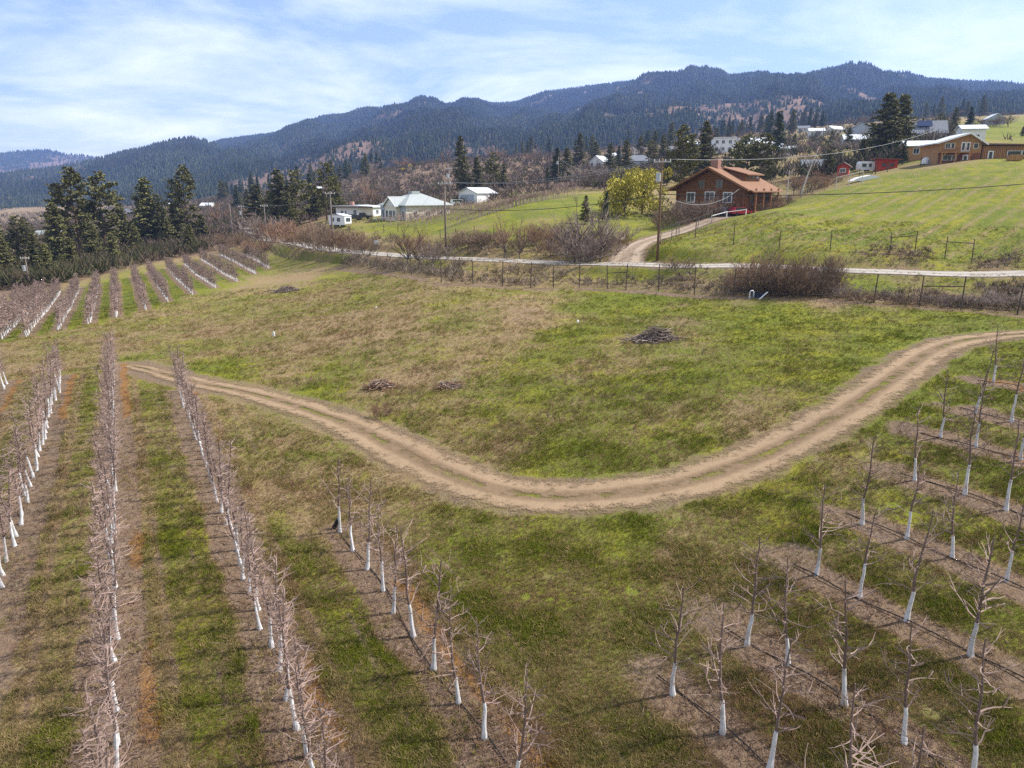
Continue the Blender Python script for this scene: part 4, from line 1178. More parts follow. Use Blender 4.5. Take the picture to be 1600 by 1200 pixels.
for k in range(120):
    px = rb.choice((rb.uniform(340, 600), rb.uniform(790, 1300), rb.uniform(1000, 1560)))
    Y = rb.uniform(520, 880)
    p = at(px, Y); _, pb = project(p.x, p.y, p.z)
    conifer(px, pb - rb.uniform(22, 42) * 560 / Y, pb, Y, rb.choice(('fir', 'spruce', 'narrow', 'fir')), 'small dark conifer at the mountain foot ' + ('far left, behind the bungalow' if px < 620 else 'above the metal shed' if px < 830 else 'above the pink bare trees' if px < 1010 else 'above the log house' if px < 1240 else 'above the red shed and huge fir' if px < 1430 else 'above the timber house'), 'distant conifers at the foot of the mountain', 1.1, 'distant_conifer')

# ------------------------------------------------------------------ bare shrubs and broadleaf trees
def bush_meshes(seed, H, W, stems, tree=False, dense=1.0):
    rnd = random.Random(seed)
    st, tw = MB(), MB()
    tips = []
    def grow(p, d, L, r, lev):
        P = wig(rnd, p, d, L, 3, .22, .10)
        (st if lev < 2 else tw).tube(P, [r, r * .85, r * .7, r * .5], 4 if lev == 0 else 3, False)
        if lev >= 3:
            return
        for k in range(rnd.randint(3, 4) if lev else rnd.randint(4, 6)):
            t = rnd.uniform(.25, 1.0); i = min(int(t * 3), 2)
            q = P[i].lerp(P[i + 1], t * 3 - i)
            a = rnd.uniform(0, 6.3)
            dd = ((P[i + 1] - P[i]).normalized() + Vector((math.cos(a), math.sin(a), rnd.uniform(-.15, .5))) * rnd.uniform(.45, 1.0)).normalized()
            grow(q, dd, L * rnd.uniform(.42, .68), max(r * .55, .012), lev + 1)
    if tree:
        T = wig(rnd, (0, 0, -.2), (0, 0, 1), H * .24, 3, .08)
        st.tube(T, [H * .02, H * .017, H * .015, H * .013], 6)
        for k in range(stems):
            a = rnd.uniform(0, 6.3); p = T[rnd.randint(2, 3)]
            grow(p, (math.cos(a) * W / H * 1.1, math.sin(a) * W / H * 1.1, rnd.uniform(.6, 1.3)), H * rnd.uniform(.34, .5), H * .010, 1)
        grow(T[-1], (0, 0, 1), H * .5, H * .011, 0)
    else:
        for k in range(stems):
            a = rnd.uniform(0, 6.3); q = rnd.uniform(0, 1) ** .5 * W * .32
            grow(Vector((math.cos(a) * q, math.sin(a) * q, -.15)), (math.cos(a) * rnd.uniform(.1, .95) * W / H, math.sin(a) * rnd.uniform(.1, .95) * W / H, 1), H * rnd.uniform(.42, .62), .022, 0 if rnd.random() < .5 else 1)
    return st, tw
BUSH = {}
for nm, H, W, stn, tree, cnt in (('shrub', 3.0, 3.4, 18, False, 3), ('thicket', 3.4, 5.0, 40, False, 3), ('tree', 7.0, 6.0, 13, True, 3)):
    BUSH[nm] = []
    for q in range(cnt):
        st, tw = bush_meshes(900 + 17 * q + len(nm), H, W, stn, tree)
        BUSH[nm].append((st, tw, H))
BM = {}
def bare(px, Y, hpx, kind, mt, label, cat='shrub', wide=1.0, group=None, name='bare_shrub', dx=0, dy=0):
    p = at(px, Y)
    st, tw, H = random.choice(BUSH[kind])
    key = (id(st), mt)
    if key not in BM: BM[key] = (st.mesh('stems', M['stem']), tw.mesh('twigs', M[mt]))
    s = hpx / FPX * depth(p) / H
    o = thing(name, label, cat, p, random.uniform(0, 6.3), group, (s * wide, s * wide, s))
    link('stems' if kind != 'tree' else 'trunk', BM[key][0], o); link('twigs', BM[key][1], o)
    return o
for px, Y, h, kind, mt, lab, cat, wide in [
 (1178, 79, 64, 'thicket', 'bush_red', 'reddish brown bare thicket, left half of the big roadside clump', 'shrub', .8), (1232, 77, 74, 'thicket', 'bush', 'big brown bare thicket in the roadside clump above the field', 'shrub', .9), (1278, 76, 66, 'thicket', 'bush', 'brown bare thicket at the right end of the roadside clump', 'shrub', .8),
 (1205, 77, 42, 'thicket', 'bush', 'low dark thicket in front of the roadside clump', 'shrub', 1.2), (1258, 75, 40, 'thicket', 'bush', 'low brown thicket below the roadside clump by the fence', 'shrub', 1.2),
 (1063, 90, 24, 'thicket', 'bush', 'low dark bramble between the field fence and the road', 'shrub', 1.6), (1140, 84, 22, 'shrub', 'bush_grey', 'small grey bramble left of the roadside clump', 'shrub', 1.5),
 (1322, 73, 26, 'thicket', 'bush_grey', 'rounded grey bramble right of the roadside clump', 'shrub', 1.5), (1345, 71, 22, 'thicket', 'bush', 'brown bramble beside the fence post right of the clump', 'shrub', 1.5), (1425, 69, 22, 'thicket', 'bush', 'dark bramble between two right fence posts', 'shrub', 1.7),
 (1470, 68, 24, 'thicket', 'bush_grey', 'grey bramble on the bank under the right fence rail', 'shrub', 1.7), (1520, 67, 26, 'thicket', 'bush_grey', 'grey bramble right of the fence rail', 'shrub', 1.8), (1570, 66, 28, 'thicket', 'bush_grey', 'grey bramble at the right end of the field fence', 'shrub', 1.7), (1390, 72, 18, 'shrub', 'bush_grey', 'small bramble on the bank left of the fence rail', 'shrub', 1.8),
 (898, 104, 102, 'tree', 'bush_grey', 'pinkish bare tree clump, left one at the driveway mouth', 'tree', 1.0), (938, 103, 98, 'tree', 'bush_grey', 'pinkish bare tree at the left side of the driveway mouth', 'tree', 1.05), (916, 108, 84, 'tree', 'bush_grey', 'pinkish bare tree between the two driveway trees', 'tree', 1.1), (885, 112, 58, 'tree', 'bush_grey', 'lower pinkish bare tree left of the driveway clump', 'tree', 1.0), (960, 118, 40, 'shrub', 'bush_grey', 'twiggy pink shrub along the driveway edge', 'shrub', 1.2),
 (812, 112, 62, 'tree', 'bush', 'brown bare tree beside the road left of the driveway trees', 'tree', .9), (788, 114, 70, 'tree', 'bush_red', 'reddish bare tree at the tip of the road scrub', 'tree', .9), (845, 118, 46, 'thicket', 'bush_red', 'reddish thicket behind the road by the spur', 'shrub', 1.1), (868, 124, 36, 'thicket', 'bush', 'brown thicket below the young pine', 'shrub', 1.2),
 (636, 117, 72, 'tree', 'bush_red', 'reddish brown bare tree beside the road below the white house', 'tree', 1.0), (655, 115, 62, 'tree', 'bush_red', 'second reddish bare tree beside the road below the white house', 'tree', 1.0), (684, 113, 38, 'thicket', 'bush_grey', 'pinkish thicket right of the reddish roadside trees', 'shrub', 1.1), (668, 124, 36, 'thicket', 'bush', 'brown thicket across the road below the white house', 'shrub', 1.3),
 (740, 128, 26, 'thicket', 'bush', 'dark low scrub on the bank above the road', 'shrub', 2.0), (765, 124, 30, 'thicket', 'bush', 'dark scrub on the bank left of the reddish tree', 'shrub', 1.8), (720, 126, 22, 'thicket', 'bush', 'low scrub on the road bank under the pole', 'shrub', 1.8),
 (416, 190, 48, 'thicket', 'bush_grey', 'greyish bare shrub at the left end of the roadside hedge', 'shrub', 1.1), (440, 182, 40, 'thicket', 'bush_red', 'reddish bare shrub second in the roadside hedge', 'shrub', 1.2), (466, 160, 42, 'thicket', 'bush_red', 'reddish brown shrub in the roadside hedge below the yellow blossom', 'shrub', 1.2), (494, 152, 40, 'thicket', 'bush', 'brown shrub in the middle of the roadside hedge', 'shrub', 1.2), (520, 146, 44, 'thicket', 'bush', 'brown shrub in the roadside hedge below the trailer', 'shrub', 1.1), (548, 141, 40, 'thicket', 'bush_red', 'reddish shrub in the roadside hedge right of the trailer', 'shrub', 1.1), (570, 134, 36, 'thicket', 'bush', 'brown shrub at the right end of the roadside hedge', 'shrub', 1.1),
 (385, 205, 30, 'thicket', 'bush', 'brown scrub beyond the far orchard corner', 'shrub', 1.5), (356, 215, 26, 'thicket', 'bush', 'dull scrub at the far orchard corner below the poles', 'shrub', 1.5), (400, 176, 26, 'thicket', 'bush_red', 'reddish low shrub at the far orchard corner', 'shrub', 1.5),
 (345, 300, 40, 'tree', 'bush_red', 'reddish bare tree beside the distant utility poles', 'tree', 1.3), (395, 290, 36, 'tree', 'bush_red', 'orange-brown bare tree below the round-topped fir', 'tree', 1.3),
 (578, 250, 52, 'tree', 'bush_red', 'large reddish bare tree behind the bungalow roof', 'tree', 1.1), (604, 330, 30, 'tree', 'bush_grey', 'grey bare tree behind the white house', 'tree', 1.3),
 (905, 285, 36, 'tree', 'bush_grey', 'pale pink bare tree above the flat roofed shelter', 'tree', 1.4), (930, 282, 36, 'tree', 'bush_grey', 'rounded pale pink bare tree above the shelter right end', 'tree', 1.5), (945, 290, 30, 'tree', 'bush_grey', 'smaller pale bare tree right of the pink pair', 'tree', 1.3), (882, 290, 22, 'tree', 'bush_grey', 'small pale bare tree beside the lone spruce', 'tree', 1.3),
 (1075, 138, 40, 'thicket', 'bush_grey', 'pink bare shrub below the log house left corner', 'shrub', 1.0), (1100, 140, 44, 'tree', 'bush_red', 'red-stemmed bare tree in front of the log house gable', 'tree', .9), (1120, 141, 40, 'tree', 'bush_grey', 'bare tree in front of the log house gable windows', 'tree', .9), (1050, 134, 34, 'thicket', 'bush', 'dark scrub left of the log house', 'shrub', 1.3),
 (1062, 137, 38, 'thicket', 'bush', 'dark thicket at the left foot of the log house', 'shrub', 1.2), (1090, 139, 34, 'thicket', 'bush', 'dark thicket under the log house gable', 'shrub', 1.2), (1126, 141, 30, 'thicket', 'bush_red', 'reddish thicket left of the cars at the log house', 'shrub', 1.1), (1185, 143, 22, 'thicket', 'bush', 'dark thicket at the right foot of the log house', 'shrub', 1.5), (1205, 145, 22, 'thicket', 'bush_red', 'reddish thicket right of the log house deck', 'shrub', 1.5), (1215, 150, 24, 'thicket', 'bush', 'brown thicket between log house and straight birch', 'shrub', 1.4),
 (905, 103, 50, 'thicket', 'bush_grey', 'pinkish thicket at the foot of the left driveway tree', 'shrub', 1.0), (930, 105, 54, 'thicket', 'bush_grey', 'pinkish thicket at the foot of the driveway tree clump', 'shrub', 1.0), (950, 108, 46, 'thicket', 'bush_red', 'reddish thicket between driveway trees and gravel', 'shrub', 1.0), (880, 110, 44, 'thicket', 'bush_red', 'reddish thicket left of the driveway trees', 'shrub', 1.0),
 (1195, 78, 62, 'thicket', 'bush', 'brown thicket in the centre of the roadside clump', 'shrub', .9), (1258, 76, 70, 'thicket', 'bush', 'tall brown thicket right of centre in the roadside clump', 'shrub', .9), (1155, 79, 36, 'thicket', 'bush_red', 'reddish low thicket at the left end of the roadside clump', 'shrub', 1.0), (1230, 76, 46, 'thicket', 'bush', 'dark low thicket under the roadside clump centre', 'shrub', 1.3),
 (1262, 168, 30, 'thicket', 'bush_red', 'russet thicket behind the birch', 'shrub', 1.5), (1290, 172, 24, 'thicket', 'bush_red', 'russet thicket right of the birch', 'shrub', 1.5), (1240, 172, 40, 'tree', 'bush_grey', 'bare grey tree right of the log house', 'tree', 1.1), (1205, 175, 34, 'tree', 'bush_grey', 'bare grey tree behind the log house right end', 'tree', 1.2),
 (1275, 300, 28, 'tree', 'bush_grey', 'bare tree above the grey roofed house on the hillside', 'tree', 1.5), (1250, 320, 26, 'tree', 'bush', 'brown bare tree among the hillside houses', 'tree', 1.5), (1350, 310, 30, 'tree', 'bush_grey', 'bare tree left of the huge fir pair', 'tree', 1.3), (1440, 300, 30, 'tree', 'bush_grey', 'pale bare tree right of the huge fir pair', 'tree', 1.3), (1575, 390, 24, 'tree', 'bush_red', 'russet bare tree beside the distant gabled house', 'tree', 1.6), (1547, 400, 16, 'thicket', 'bush', 'dark hedge below the distant gabled house', 'shrub', 2.2),
 (595, 41, 26, 'thicket', 'bush_red', 'reddish brown dead bush standing alone in the meadow', 'shrub', 1.0),
]:
    bare(px, Y, h, kind, mt, lab, cat, wide, None, 'bare_tree' if kind == 'tree' else 'bare_shrub')
rb = random.Random(15)
for px, Y, h, lab in ((1195, 240, 32, 'bare tree uphill of the log house roof end'), (1222, 262, 30, 'bare tree behind the straight birch top'), (1258, 245, 28, 'bare tree behind the leaning birch tip'), (1285, 258, 28, 'bare tree uphill of the small grey roof house'), (1310, 275, 26, 'bare tree just above the dark carport'), (1335, 250, 28, 'bare tree right of the dark carport'), (1365, 262, 26, 'bare tree beneath the huge fir pair'), (1425, 262, 28, 'bare tree between the huge fir pair and long shed'), (1245, 300, 26, 'bare tree below the small white house far up')):
    bare(px, Y, h, 'tree', rb.choice(('bush_grey', 'bush', 'bush_red')), lab, 'tree', 1.5, None, 'bare_tree')
for k in range(34):
    px = rb.uniform(600, 1560) if k % 3 else rb.uniform(560, 800); Y = rb.uniform(380, 640)
    bare(px, Y, rb.uniform(14, 26), 'tree', rb.choice(('bush_red', 'bush_grey', 'bush', 'bush_grey')), 'small bare tree on the distant hillside ' + ('above the white house' if px < 800 else 'above the flat shelter' if px < 1000 else 'above the log house' if px < 1240 else 'above the huge fir pair'), 'tree', 1.5, 'distant bare trees on the hillside', 'bare_tree')

def leafy(px, Y, hpx, W, mt, label, name, cat='shrub', seed=3, droop=0.0, n=1500, trunk=True):
    rnd = random.Random(seed)
    p = at(px, Y); H = hpx / FPX * depth(p)
    o = thing(name, label, cat, p)
    st = MB()
    if trunk:
        st.tube(wig(rnd, (0, 0, -.2), (0, 0, 1), H * .4, 3, .08), [.22, .2, .17, .13], 6)
        for k in range(7):
            a = k * .9; st.tube(wig(rnd, (0, 0, H * .33), (math.cos(a), math.sin(a), 1.4), H * .5, 4, .2), [.1, .08, .06, .04, .02], 4)
    else:
        for k in range(6):
            a = k * 1.05; st.tube(wig(rnd, (0, 0, -.1), (math.cos(a) * .6, math.sin(a) * .6, 1), H * .7, 3, .2), [.05, .04, .03, .01], 3)
    st.build('trunk' if trunk else 'stems', M['stem'], o)
    cl = [(Vector((rnd.gauss(0, W * .28), rnd.gauss(0, W * .28), H * rnd.uniform(.16 if trunk else .2, .92))), rnd.uniform(.10, .22) * W) for _ in range(44)]
    VV = []
    for k in range(n):
        c, r = rnd.choice(cl)
        q = c + Vector((rnd.gauss(0, 1), rnd.gauss(0, 1), rnd.gauss(0, 1))).normalized() * r * rnd.uniform(.3, 1) ** .5
        q.z = max(q.z, .15)
        v = Vector((rnd.gauss(0, .6), rnd.gauss(0, .6), rnd.gauss(0, .5) - droop)).normalized()
        ln = rnd.uniform(.25, .7) * (H / 8); w = v.cross(Vector((rnd.gauss(0, 1), rnd.gauss(0, 1), rnd.gauss(0, 1)))).normalized() * ln * .22
        VV += [q - w * .4, q + v * ln * .5 + w, q + v * ln, q + v * ln * .5 - w]
    V = np.array([tuple(q) for q in VV])
    link('crown', np_mesh('crown', V, np.arange(len(V)).reshape(-1, 4), M[mt]), o)
    return o
leafy(976, 148, 74, 8.4, 'willow', 'yellow-green willow coming into leaf left of the utility pole', 'willow_tree', 'tree', 3, .8, 3800)
leafy(1003, 152, 70, 7.6, 'willow', 'second yellow-green willow crown just left of the utility pole', 'willow_tree', 'tree', 4, .8, 3400)
leafy(458, 176, 15, 5.5, 'yellow', 'yellow flowering shrub left of the white trailer', 'flowering_shrub', 'shrub', 5, 0, 700, False)
leafy(545, 176, 10, 2.6, 'yellow', 'small bright yellow bush right of the white trailer', 'flowering_shrub', 'shrub', 6, 0, 350, False)
leafy(503, 178, 10, 4, 'hedge', 'dark green low shrub left of the white trailer', 'evergreen_shrub', 'shrub', 7, 0, 500, False)
leafy(588, 150, 16, 3.4, 'hedge', 'dark green bush behind the white street sign', 'evergreen_shrub', 'shrub', 8, 0, 500, False)
leafy(1268, 160, 28, 8, 'hedge', 'dark olive shrub beneath the birch', 'evergreen_shrub', 'shrub', 9, 0, 900, False)
leafy(1315, 175, 20, 8, 'hedge', 'dark green hedge below the small red barn', 'evergreen_shrub', 'shrub', 10, 0, 900, False)
leafy(1362, 172, 14, 8, 'hedge', 'dark hedge along the slope below the red shed', 'evergreen_shrub', 'shrub', 12, 0, 700, False)
leafy(1030, 132, 26, 5, 'hedge', 'dark green shrub right of the utility pole foot', 'evergreen_shrub', 'shrub', 13, 0, 700, False)
# two white-barked birches
for px, Y, h, lean, lab in ((1251, 158, 74, .28, 'leaning white-barked birch right of the log house'), (1228, 156, 48, .02, 'straight white-barked birch at the log house end')):
    p = at(px, Y); H = h / FPX * Y
    o = thing('birch_tree', lab, 'tree', p)
    rnd = random.Random(px)
    P = [Vector((lean * H * (k / 6) ** 1.3, 0, H * k / 6 - (.2 if k == 0 else 0))) for k in range(7)]
    MB().tube(P, [.17, .15, .13, .11, .08, .06, .03], 6).build('trunk', M['birch'], o, smooth=True)
    tb = MB()
    for k in range(26):
        q = P[2].lerp(P[6], rnd.random()); a = rnd.uniform(0, 6.3)
        tb.tube(wig(rnd, q, (math.cos(a), math.sin(a), rnd.uniform(.2, 1)), rnd.uniform(.8, 2.4), 3, .25), [.03, .022, .016, .01], 3)
    tb.build('branches', M['bush_grey'], o)
# ------------------------------------------------------------------ buildings
def ground_root(name, label, cat, px, Y, deg, dz=0.0, group=None):
    p = at(px, Y)
    return thing(name, label, cat, (p.x, p.y, p.z + dz), math.radians(deg), group)

def boxp(root, name, m, *b):
    return MB().box(*b).build(name, m, root)

def window(root, axis, pos, u0, u1, z0, z1, fm='trim', gm='glass', t=.10, name='window', mull=1):
    """axis 'f' front wall (y = pos, looking to -y), 'r' right wall (x = pos, looking to +x), 'l' left wall (x = pos, looking to -x)"""
    def mk(mb, a0, a1, c0, c1, d0, d1):
        if axis == 'f': mb.box(a0, a1, pos - d1, pos - d0, c0, c1)
        elif axis == 'r': mb.box(pos + d0, pos + d1, a0, a1, c0, c1)
        else: mb.box(pos - d1, pos - d0, a0, a1, c0, c1)
    fr = MB()
    mk(fr, u0 - t, u1 + t, z1, z1 + t, -.03, .07); mk(fr, u0 - t, u1 + t, z0 - t, z0, -.03, .09)
    mk(fr, u0 - t, u0, z0, z1, -.03, .07); mk(fr, u1, u1 + t, z0, z1, -.03, .07)
    for k in range(1, mull + 1):
        if mull and u1 - u0 > .9:
            c = u0 + (u1 - u0) * k / (mull + 1); mk(fr, c - .03, c + .03, z0, z1, -.03, .06)
    f = fr.build(name, M[fm], root)
    pn = MB(); mk(pn, u0, u1, z0, z1, -.03, .025)
    pn.build('pane', M[gm], f)
    return f

def door(root, axis, pos, u0, u1, z0, z1, fm='trim', gm='glass', pane=True):
    d = MB()
    e = .06
    if axis == 'f': d.box(u0, u1, pos - e, pos + .03, z0, z1)
    elif axis == 'r': d.box(pos - .03, pos + e, u0, u1, z0, z1)
    else: d.box(pos - e, pos + .03, u0, u1, z0, z1)
    o = d.build('door', M[fm], root)
    if pane:
        w = (u1 - u0) * .22; b = MB()
        if axis == 'f': b.box(u0 + w, u1 - w, pos - e - .02, pos - e + .01, z0 + .35, z1 - .25)
        elif axis == 'r': b.box(pos + e - .01, pos + e + .02, u0 + w, u1 - w, z0 + .35, z1 - .25)
        b.build('pane', M[gm], o)
    return o

def gable_roof(root, m, x0, x1, y0, y1, ze, zr, ridge='y', over=.5, thick=.18, name='roof', trim=None, cx=0.0):
    mb = MB()
    if ridge == 'y':
        c = (x0 + x1) / 2 + cx
        e0, e1 = x0 - over, x1 + over
        zl = ze - (zr - ze) / (c - x0) * over; zq = ze - (zr - ze) / (x1 - c) * over
        poly = [(e0, zl), (c, zr), (e1, zq), (e1, zq + thick), (c, zr + thick * 1.15), (e0, zl + thick)]
        mb.prism(poly, 'y', y0 - over, y1 + over)
        fsc = [(e0, zl - .1), (c, zr - .1), (e1, zq - .1), (e1, zq + thick + .04), (c, zr + thick * 1.15 + .04), (e0, zl + thick + .04)]
        ax, a = 'y', (y0 - over - .05, y0 - over + .02)
    else:
        c = (y0 + y1) / 2; sl = (zr - ze) / ((y1 - y0) / 2)
        e0, e1 = y0 - over, y1 + over; zl = ze - sl * over
        poly = [(e0, zl), (c, zr), (e1, zl), (e1, zl + thick), (c, zr + thick * 1.15), (e0, zl + thick)]
        mb.prism(poly, 'x', x0 - over, x1 + over)
        fsc = [(e0, zl - .1), (c, zr - .1), (e1, zl - .1), (e1, zl + thick + .04), (c, zr + thick * 1.15 + .04), (e0, zl + thick + .04)]
        ax, a = 'x', (x1 + over - .02, x1 + over + .05)
    o = mb.build(name, m, root)
    if trim:
        MB().prism(fsc, ax, *a).build('fascia', M[trim], o)
    return o

def gable_walls(root, m, x0, x1, y0, y1, z0, ze, zr, ridge='y', name='wall', cx=0.0):
    mb = MB()
    if ridge == 'y': mb.prism([(x0, z0), (x1, z0), (x1, ze), ((x0 + x1) / 2 + cx, zr), (x0, ze)], 'y', y0, y1)
    else: mb.prism([(y0, z0), (y1, z0), (y1, ze), ((y0 + y1) / 2, zr), (y0, ze)], 'x', x0, x1)
    return mb.build(name, m, root)

def hip_roof(root, m, x0, x1, y0, y1, ze, zr, over=.5, ridge=0.0, name='roof'):
    x0 -= over; x1 += over; y0 -= over; y1 += over
    mb = MB(); t = .16
    w, d = x1 - x0, y1 - y0
    if w >= d: r = [(x0 + d / 2 - ridge, (y0 + y1) / 2, zr), (x1 - d / 2 + ridge, (y0 + y1) / 2, zr)]
    else: r = [((x0 + x1) / 2, y0 + w / 2 - ridge, zr), ((x0 + x1) / 2, y1 - w / 2 + ridge, zr)]
    c = [(x0, y0), (x1, y0), (x1, y1), (x0, y1)]
    vs = [(x, y, ze - t) for x, y in c] + [(x, y, ze) for x, y in c] + r
    fs = [(3, 2, 1, 0), (0, 1, 5, 4), (1, 2, 6, 5), (2, 3, 7, 6), (3, 0, 4, 7)]
    if w >= d: fs += [(4, 5, 9, 8), (5, 6, 9), (6, 7, 8, 9), (7, 4, 8)]
    else: fs += [(4, 5, 8), (5, 6, 9, 8), (6, 7, 9), (7, 4, 8, 9)]
    mb.add(vs, fs)
    return mb.build(name, m, root)

# --- log house above the driveway
H0 = ground_root('log_house', 'large brown log house with cedar shake roof, dormer and brick chimney', 'house', 1107, 146, -44, -.2)
W2, D, ZE, ZR, base = 7.2, 11.0, 5.0, 8.5, -1.4
wl_ = MB(); wl_.prism([(-W2, base), (W2, base), (W2, ZE - .05), (0, ZR - .05), (-W2, ZE - .05)], 'y', .25, D)
z = base + .17
while z < ZR - .3:                       # stacked logs of the gable wall and the long wall
    hw = W2 + .28 if z < ZE else (W2 * (ZR - z) / (ZR - ZE))
    wl_.tube([(-hw, .2, z), (hw, .2, z)], .19, 6)
    if z < ZE - .1:
        wl_.tube([(W2 - .02, -.25, z + .08), (W2 - .02, D + .25, z + .08)], .19, 6)
        wl_.tube([(-W2 + .02, -.25, z + .08), (-W2 + .02, D + .25, z + .08)], .19, 6)
    z += .345
wl_.build('wall', M['log'], H0)
boxp(H0, 'foundation', M['concrete'], -W2 - .1, W2 + .1, -.05, D + .1, base - 1.6, base)
rf = gable_roof(H0, M['shake'], -W2, W2, 0, D, ZE + .15, ZR + .15, 'y', 1.45, .24, trim='log')
ch = MB().box(-.75, .75, 1.0, 2.2, ZR - 1.0, ZR + 1.9).build('chimney', M['brick'], rf)
dm = MB(); dm.prism([(1.2, ZR - .6), (5.4, ZE + 1.3), (5.4, ZR - 1.1), (1.2, ZR - .1)], 'y', 3.4, 9.4)
dmo = dm.build('dormer', M['log'], H0)
MB().prism([(.6, ZR + .28), (6.1, ZR - 1.15), (6.1, ZR - .95), (.6, ZR + .5)], 'y', 2.9, 9.9).build('dormer_roof', M['shake'], dmo)
for k in range(3):
    y0 = 4.1 + k * 1.8
    w = MB().box(5.38, 5.46, y0, y0 + 1.1, ZE + 1.75, ZR - 1.3).build('dormer_window', M['glass'], dmo)
for u0, u1, z0, z1 in ((-4.9, -3.3, 2.4, 4.1), (3.0, 4.6, 2.4, 4.1), (-2.6, -1.2, 5.0, 6.5), (1.2, 2.6, 5.0, 6.5), (-.9, .9, 2.2, 4.2)):
    window(H0, 'f', 0.0, u0, u1, z0, z1, 'trim' if z0 < 4.9 else 'log', t=.16)
for u0, u1 in ((2.0, 3.4), (8.0, 9.6)):
    window(H0, 'r', W2 + .18, u0, u1, 2.2, 3.6, 'log', t=.14)
door(H0, 'r', W2 + .2, 5.4, 6.5, -.2, 2.0, 'cedar')
bm_ = MB(); bm_.box(-W2 - .3, W2 + .3, -.05, .06, 4.5, 4.8)
bm_.build('gable_beam', M['log'], H0)
dk = MB().box(W2 + .2, W2 + 2.1, .4, D - .4, -.45, -.2).build('deck', M['cedar'], H0)
rl = MB()
rl.bar((W2 + 2.0, .5, .75), (W2 + 2.0, D - .5, .75), .1)
for k in range(21): rl.bar((W2 + 2.0, .6 + k * .49, -.2), (W2 + 2.0, .6 + k * .49, .75), .06)
rl.build('railing', M['cedar'], dk)
for k in range(4):
    MB().bar((W2 + 1.9, .8 + k * 3.1, -2.6), (W2 + 1.9, .8 + k * 3.1, 4.9), .26).build('veranda_post', M['log'], H0)
MB().prism([(W2 + .1, ZE - .05), (W2 + 2.2, ZE - .8), (W2 + 2.2, ZE - .6), (W2 + .1, ZE + .18)], 'y', -.9, D + .9).build('veranda_roof', M['shake'], H0)

# --- white house
H1 = ground_root('white_house', 'white house with grey-green hipped roof, front gable and porch stairs', 'house', 615, 188, -48, -.3)
wb = MB().box(-5.6, 5.6, 0, 13.5, -2.2, 3.9); wb.box(-1.8, 3.2, -1.3, .2, -2.2, 3.9)
wb.build('wall', M['cream'], H1)
r1 = hip_roof(H1, M['roof_green'], -5.6, 5.6, 0, 13.5, 4.0, 7.0, .7)
MB().box(-.9, .9, 5.2, 7.6, 6.5, 7.35).build('cupola', M['roof_green'], r1)
gable_roof(H1, M['roof_green'], -1.8, 3.2, -1.3, 5.0, 3.95, 5.9, 'y', .5, .16, 'gable_roof', 'trim')
MB().prism([(-1.8, 3.92), (3.2, 3.92), (.7, 5.85)], 'y', -1.25, -1.1).build('pediment', M['white'], H1)
MB().box(-5.75, 5.62, -.06, .0, -2.2, 3.88).build('shaded_front_wall', M['blue_grey'], H1)  # white front wall with its bluish shade painted into the colour
for u0, u1, z0, z1 in ((-5.0, -4.0, .8, 2.9), (-3.2, -2.2, .6, 2.9), (3.9, 4.9, .9, 2.6)): window(H1, 'f', -.06, u0, u1, z0, z1)
for u0, u1 in ((-1.3, -.4), (.2, 1.5), (1.8, 2.8)): window(H1, 'f', -1.3, u0, u1, 1.0, 2.7)
for u0, u1 in ((2.2, 3.4), (6.0, 7.2), (9.8, 11.0)): window(H1, 'r', 5.6, u0, u1, 1.2, 2.5, mull=1)
st = MB()
for k in range(9): st.box(-5.4 + k * .45, -4.95 + k * .45, -2.3, -1.4, -.1 - k * .22 - .22, -.1 - k * .22)
st.box(-5.6, -1.9, -1.35, -.1, -.2, -.05)
so = st.build('porch_stairs', M['trim'], H1)
rr = MB(); rr.bar((-5.4, -2.3, .9), (-1.5, -2.3, -1.1), .09); rr.bar((-5.6, -1.35, .95), (-1.9, -1.35, .95), .09)
for k in range(8): rr.bar((-5.4 + k * .5, -2.3, -.1 - k * .24), (-5.4 + k * .5, -2.3, .9 - k * .255), .06)
rr.build('stair_railing', M['trim'], so)

# --- bungalow, trailer, shed
H2 = ground_root('bungalow', 'low white flat-roofed bungalow with square chimney behind the trailer', 'house', 557, 206, -22, 0)
MB().box(-6.6, 5.4, 0, 6, -1.6, 2.9).build('wall', M['white'], H2)
MB().box(.8, 5.42, -.08, -.01, -1.6, 2.85).build('plain_wall', M['cream'], H2)
r2 = MB().prism([(-7.3, 2.9), (5.9, 2.75), (5.9, 3.0), (-.5, 3.35), (-7.3, 3.15)], 'y', -.8, 6.6).build('roof', M['roof_light'], H2)
MB().box(-3.6, -2.5, 2.2, 3.2, 3.0, 4.2).build('chimney', M['brick'], r2)
MB().box(-7.3, 5.9, -.86, -.78, 2.65, 3.0).build('fascia', M['roof_brown'], r2)
for u0, u1, z0, z1 in ((-5.0, -4.1, .2, 1.8), (-3.6, -3.2, .2, 1.9), (-.9, .1, .9, 2.0)): window(H2, 'f', 0, u0, u1, z0, z1, 'trim')
window(H2, 'r', 5.4, 1.5, 2.7, 1.0, 2.1)

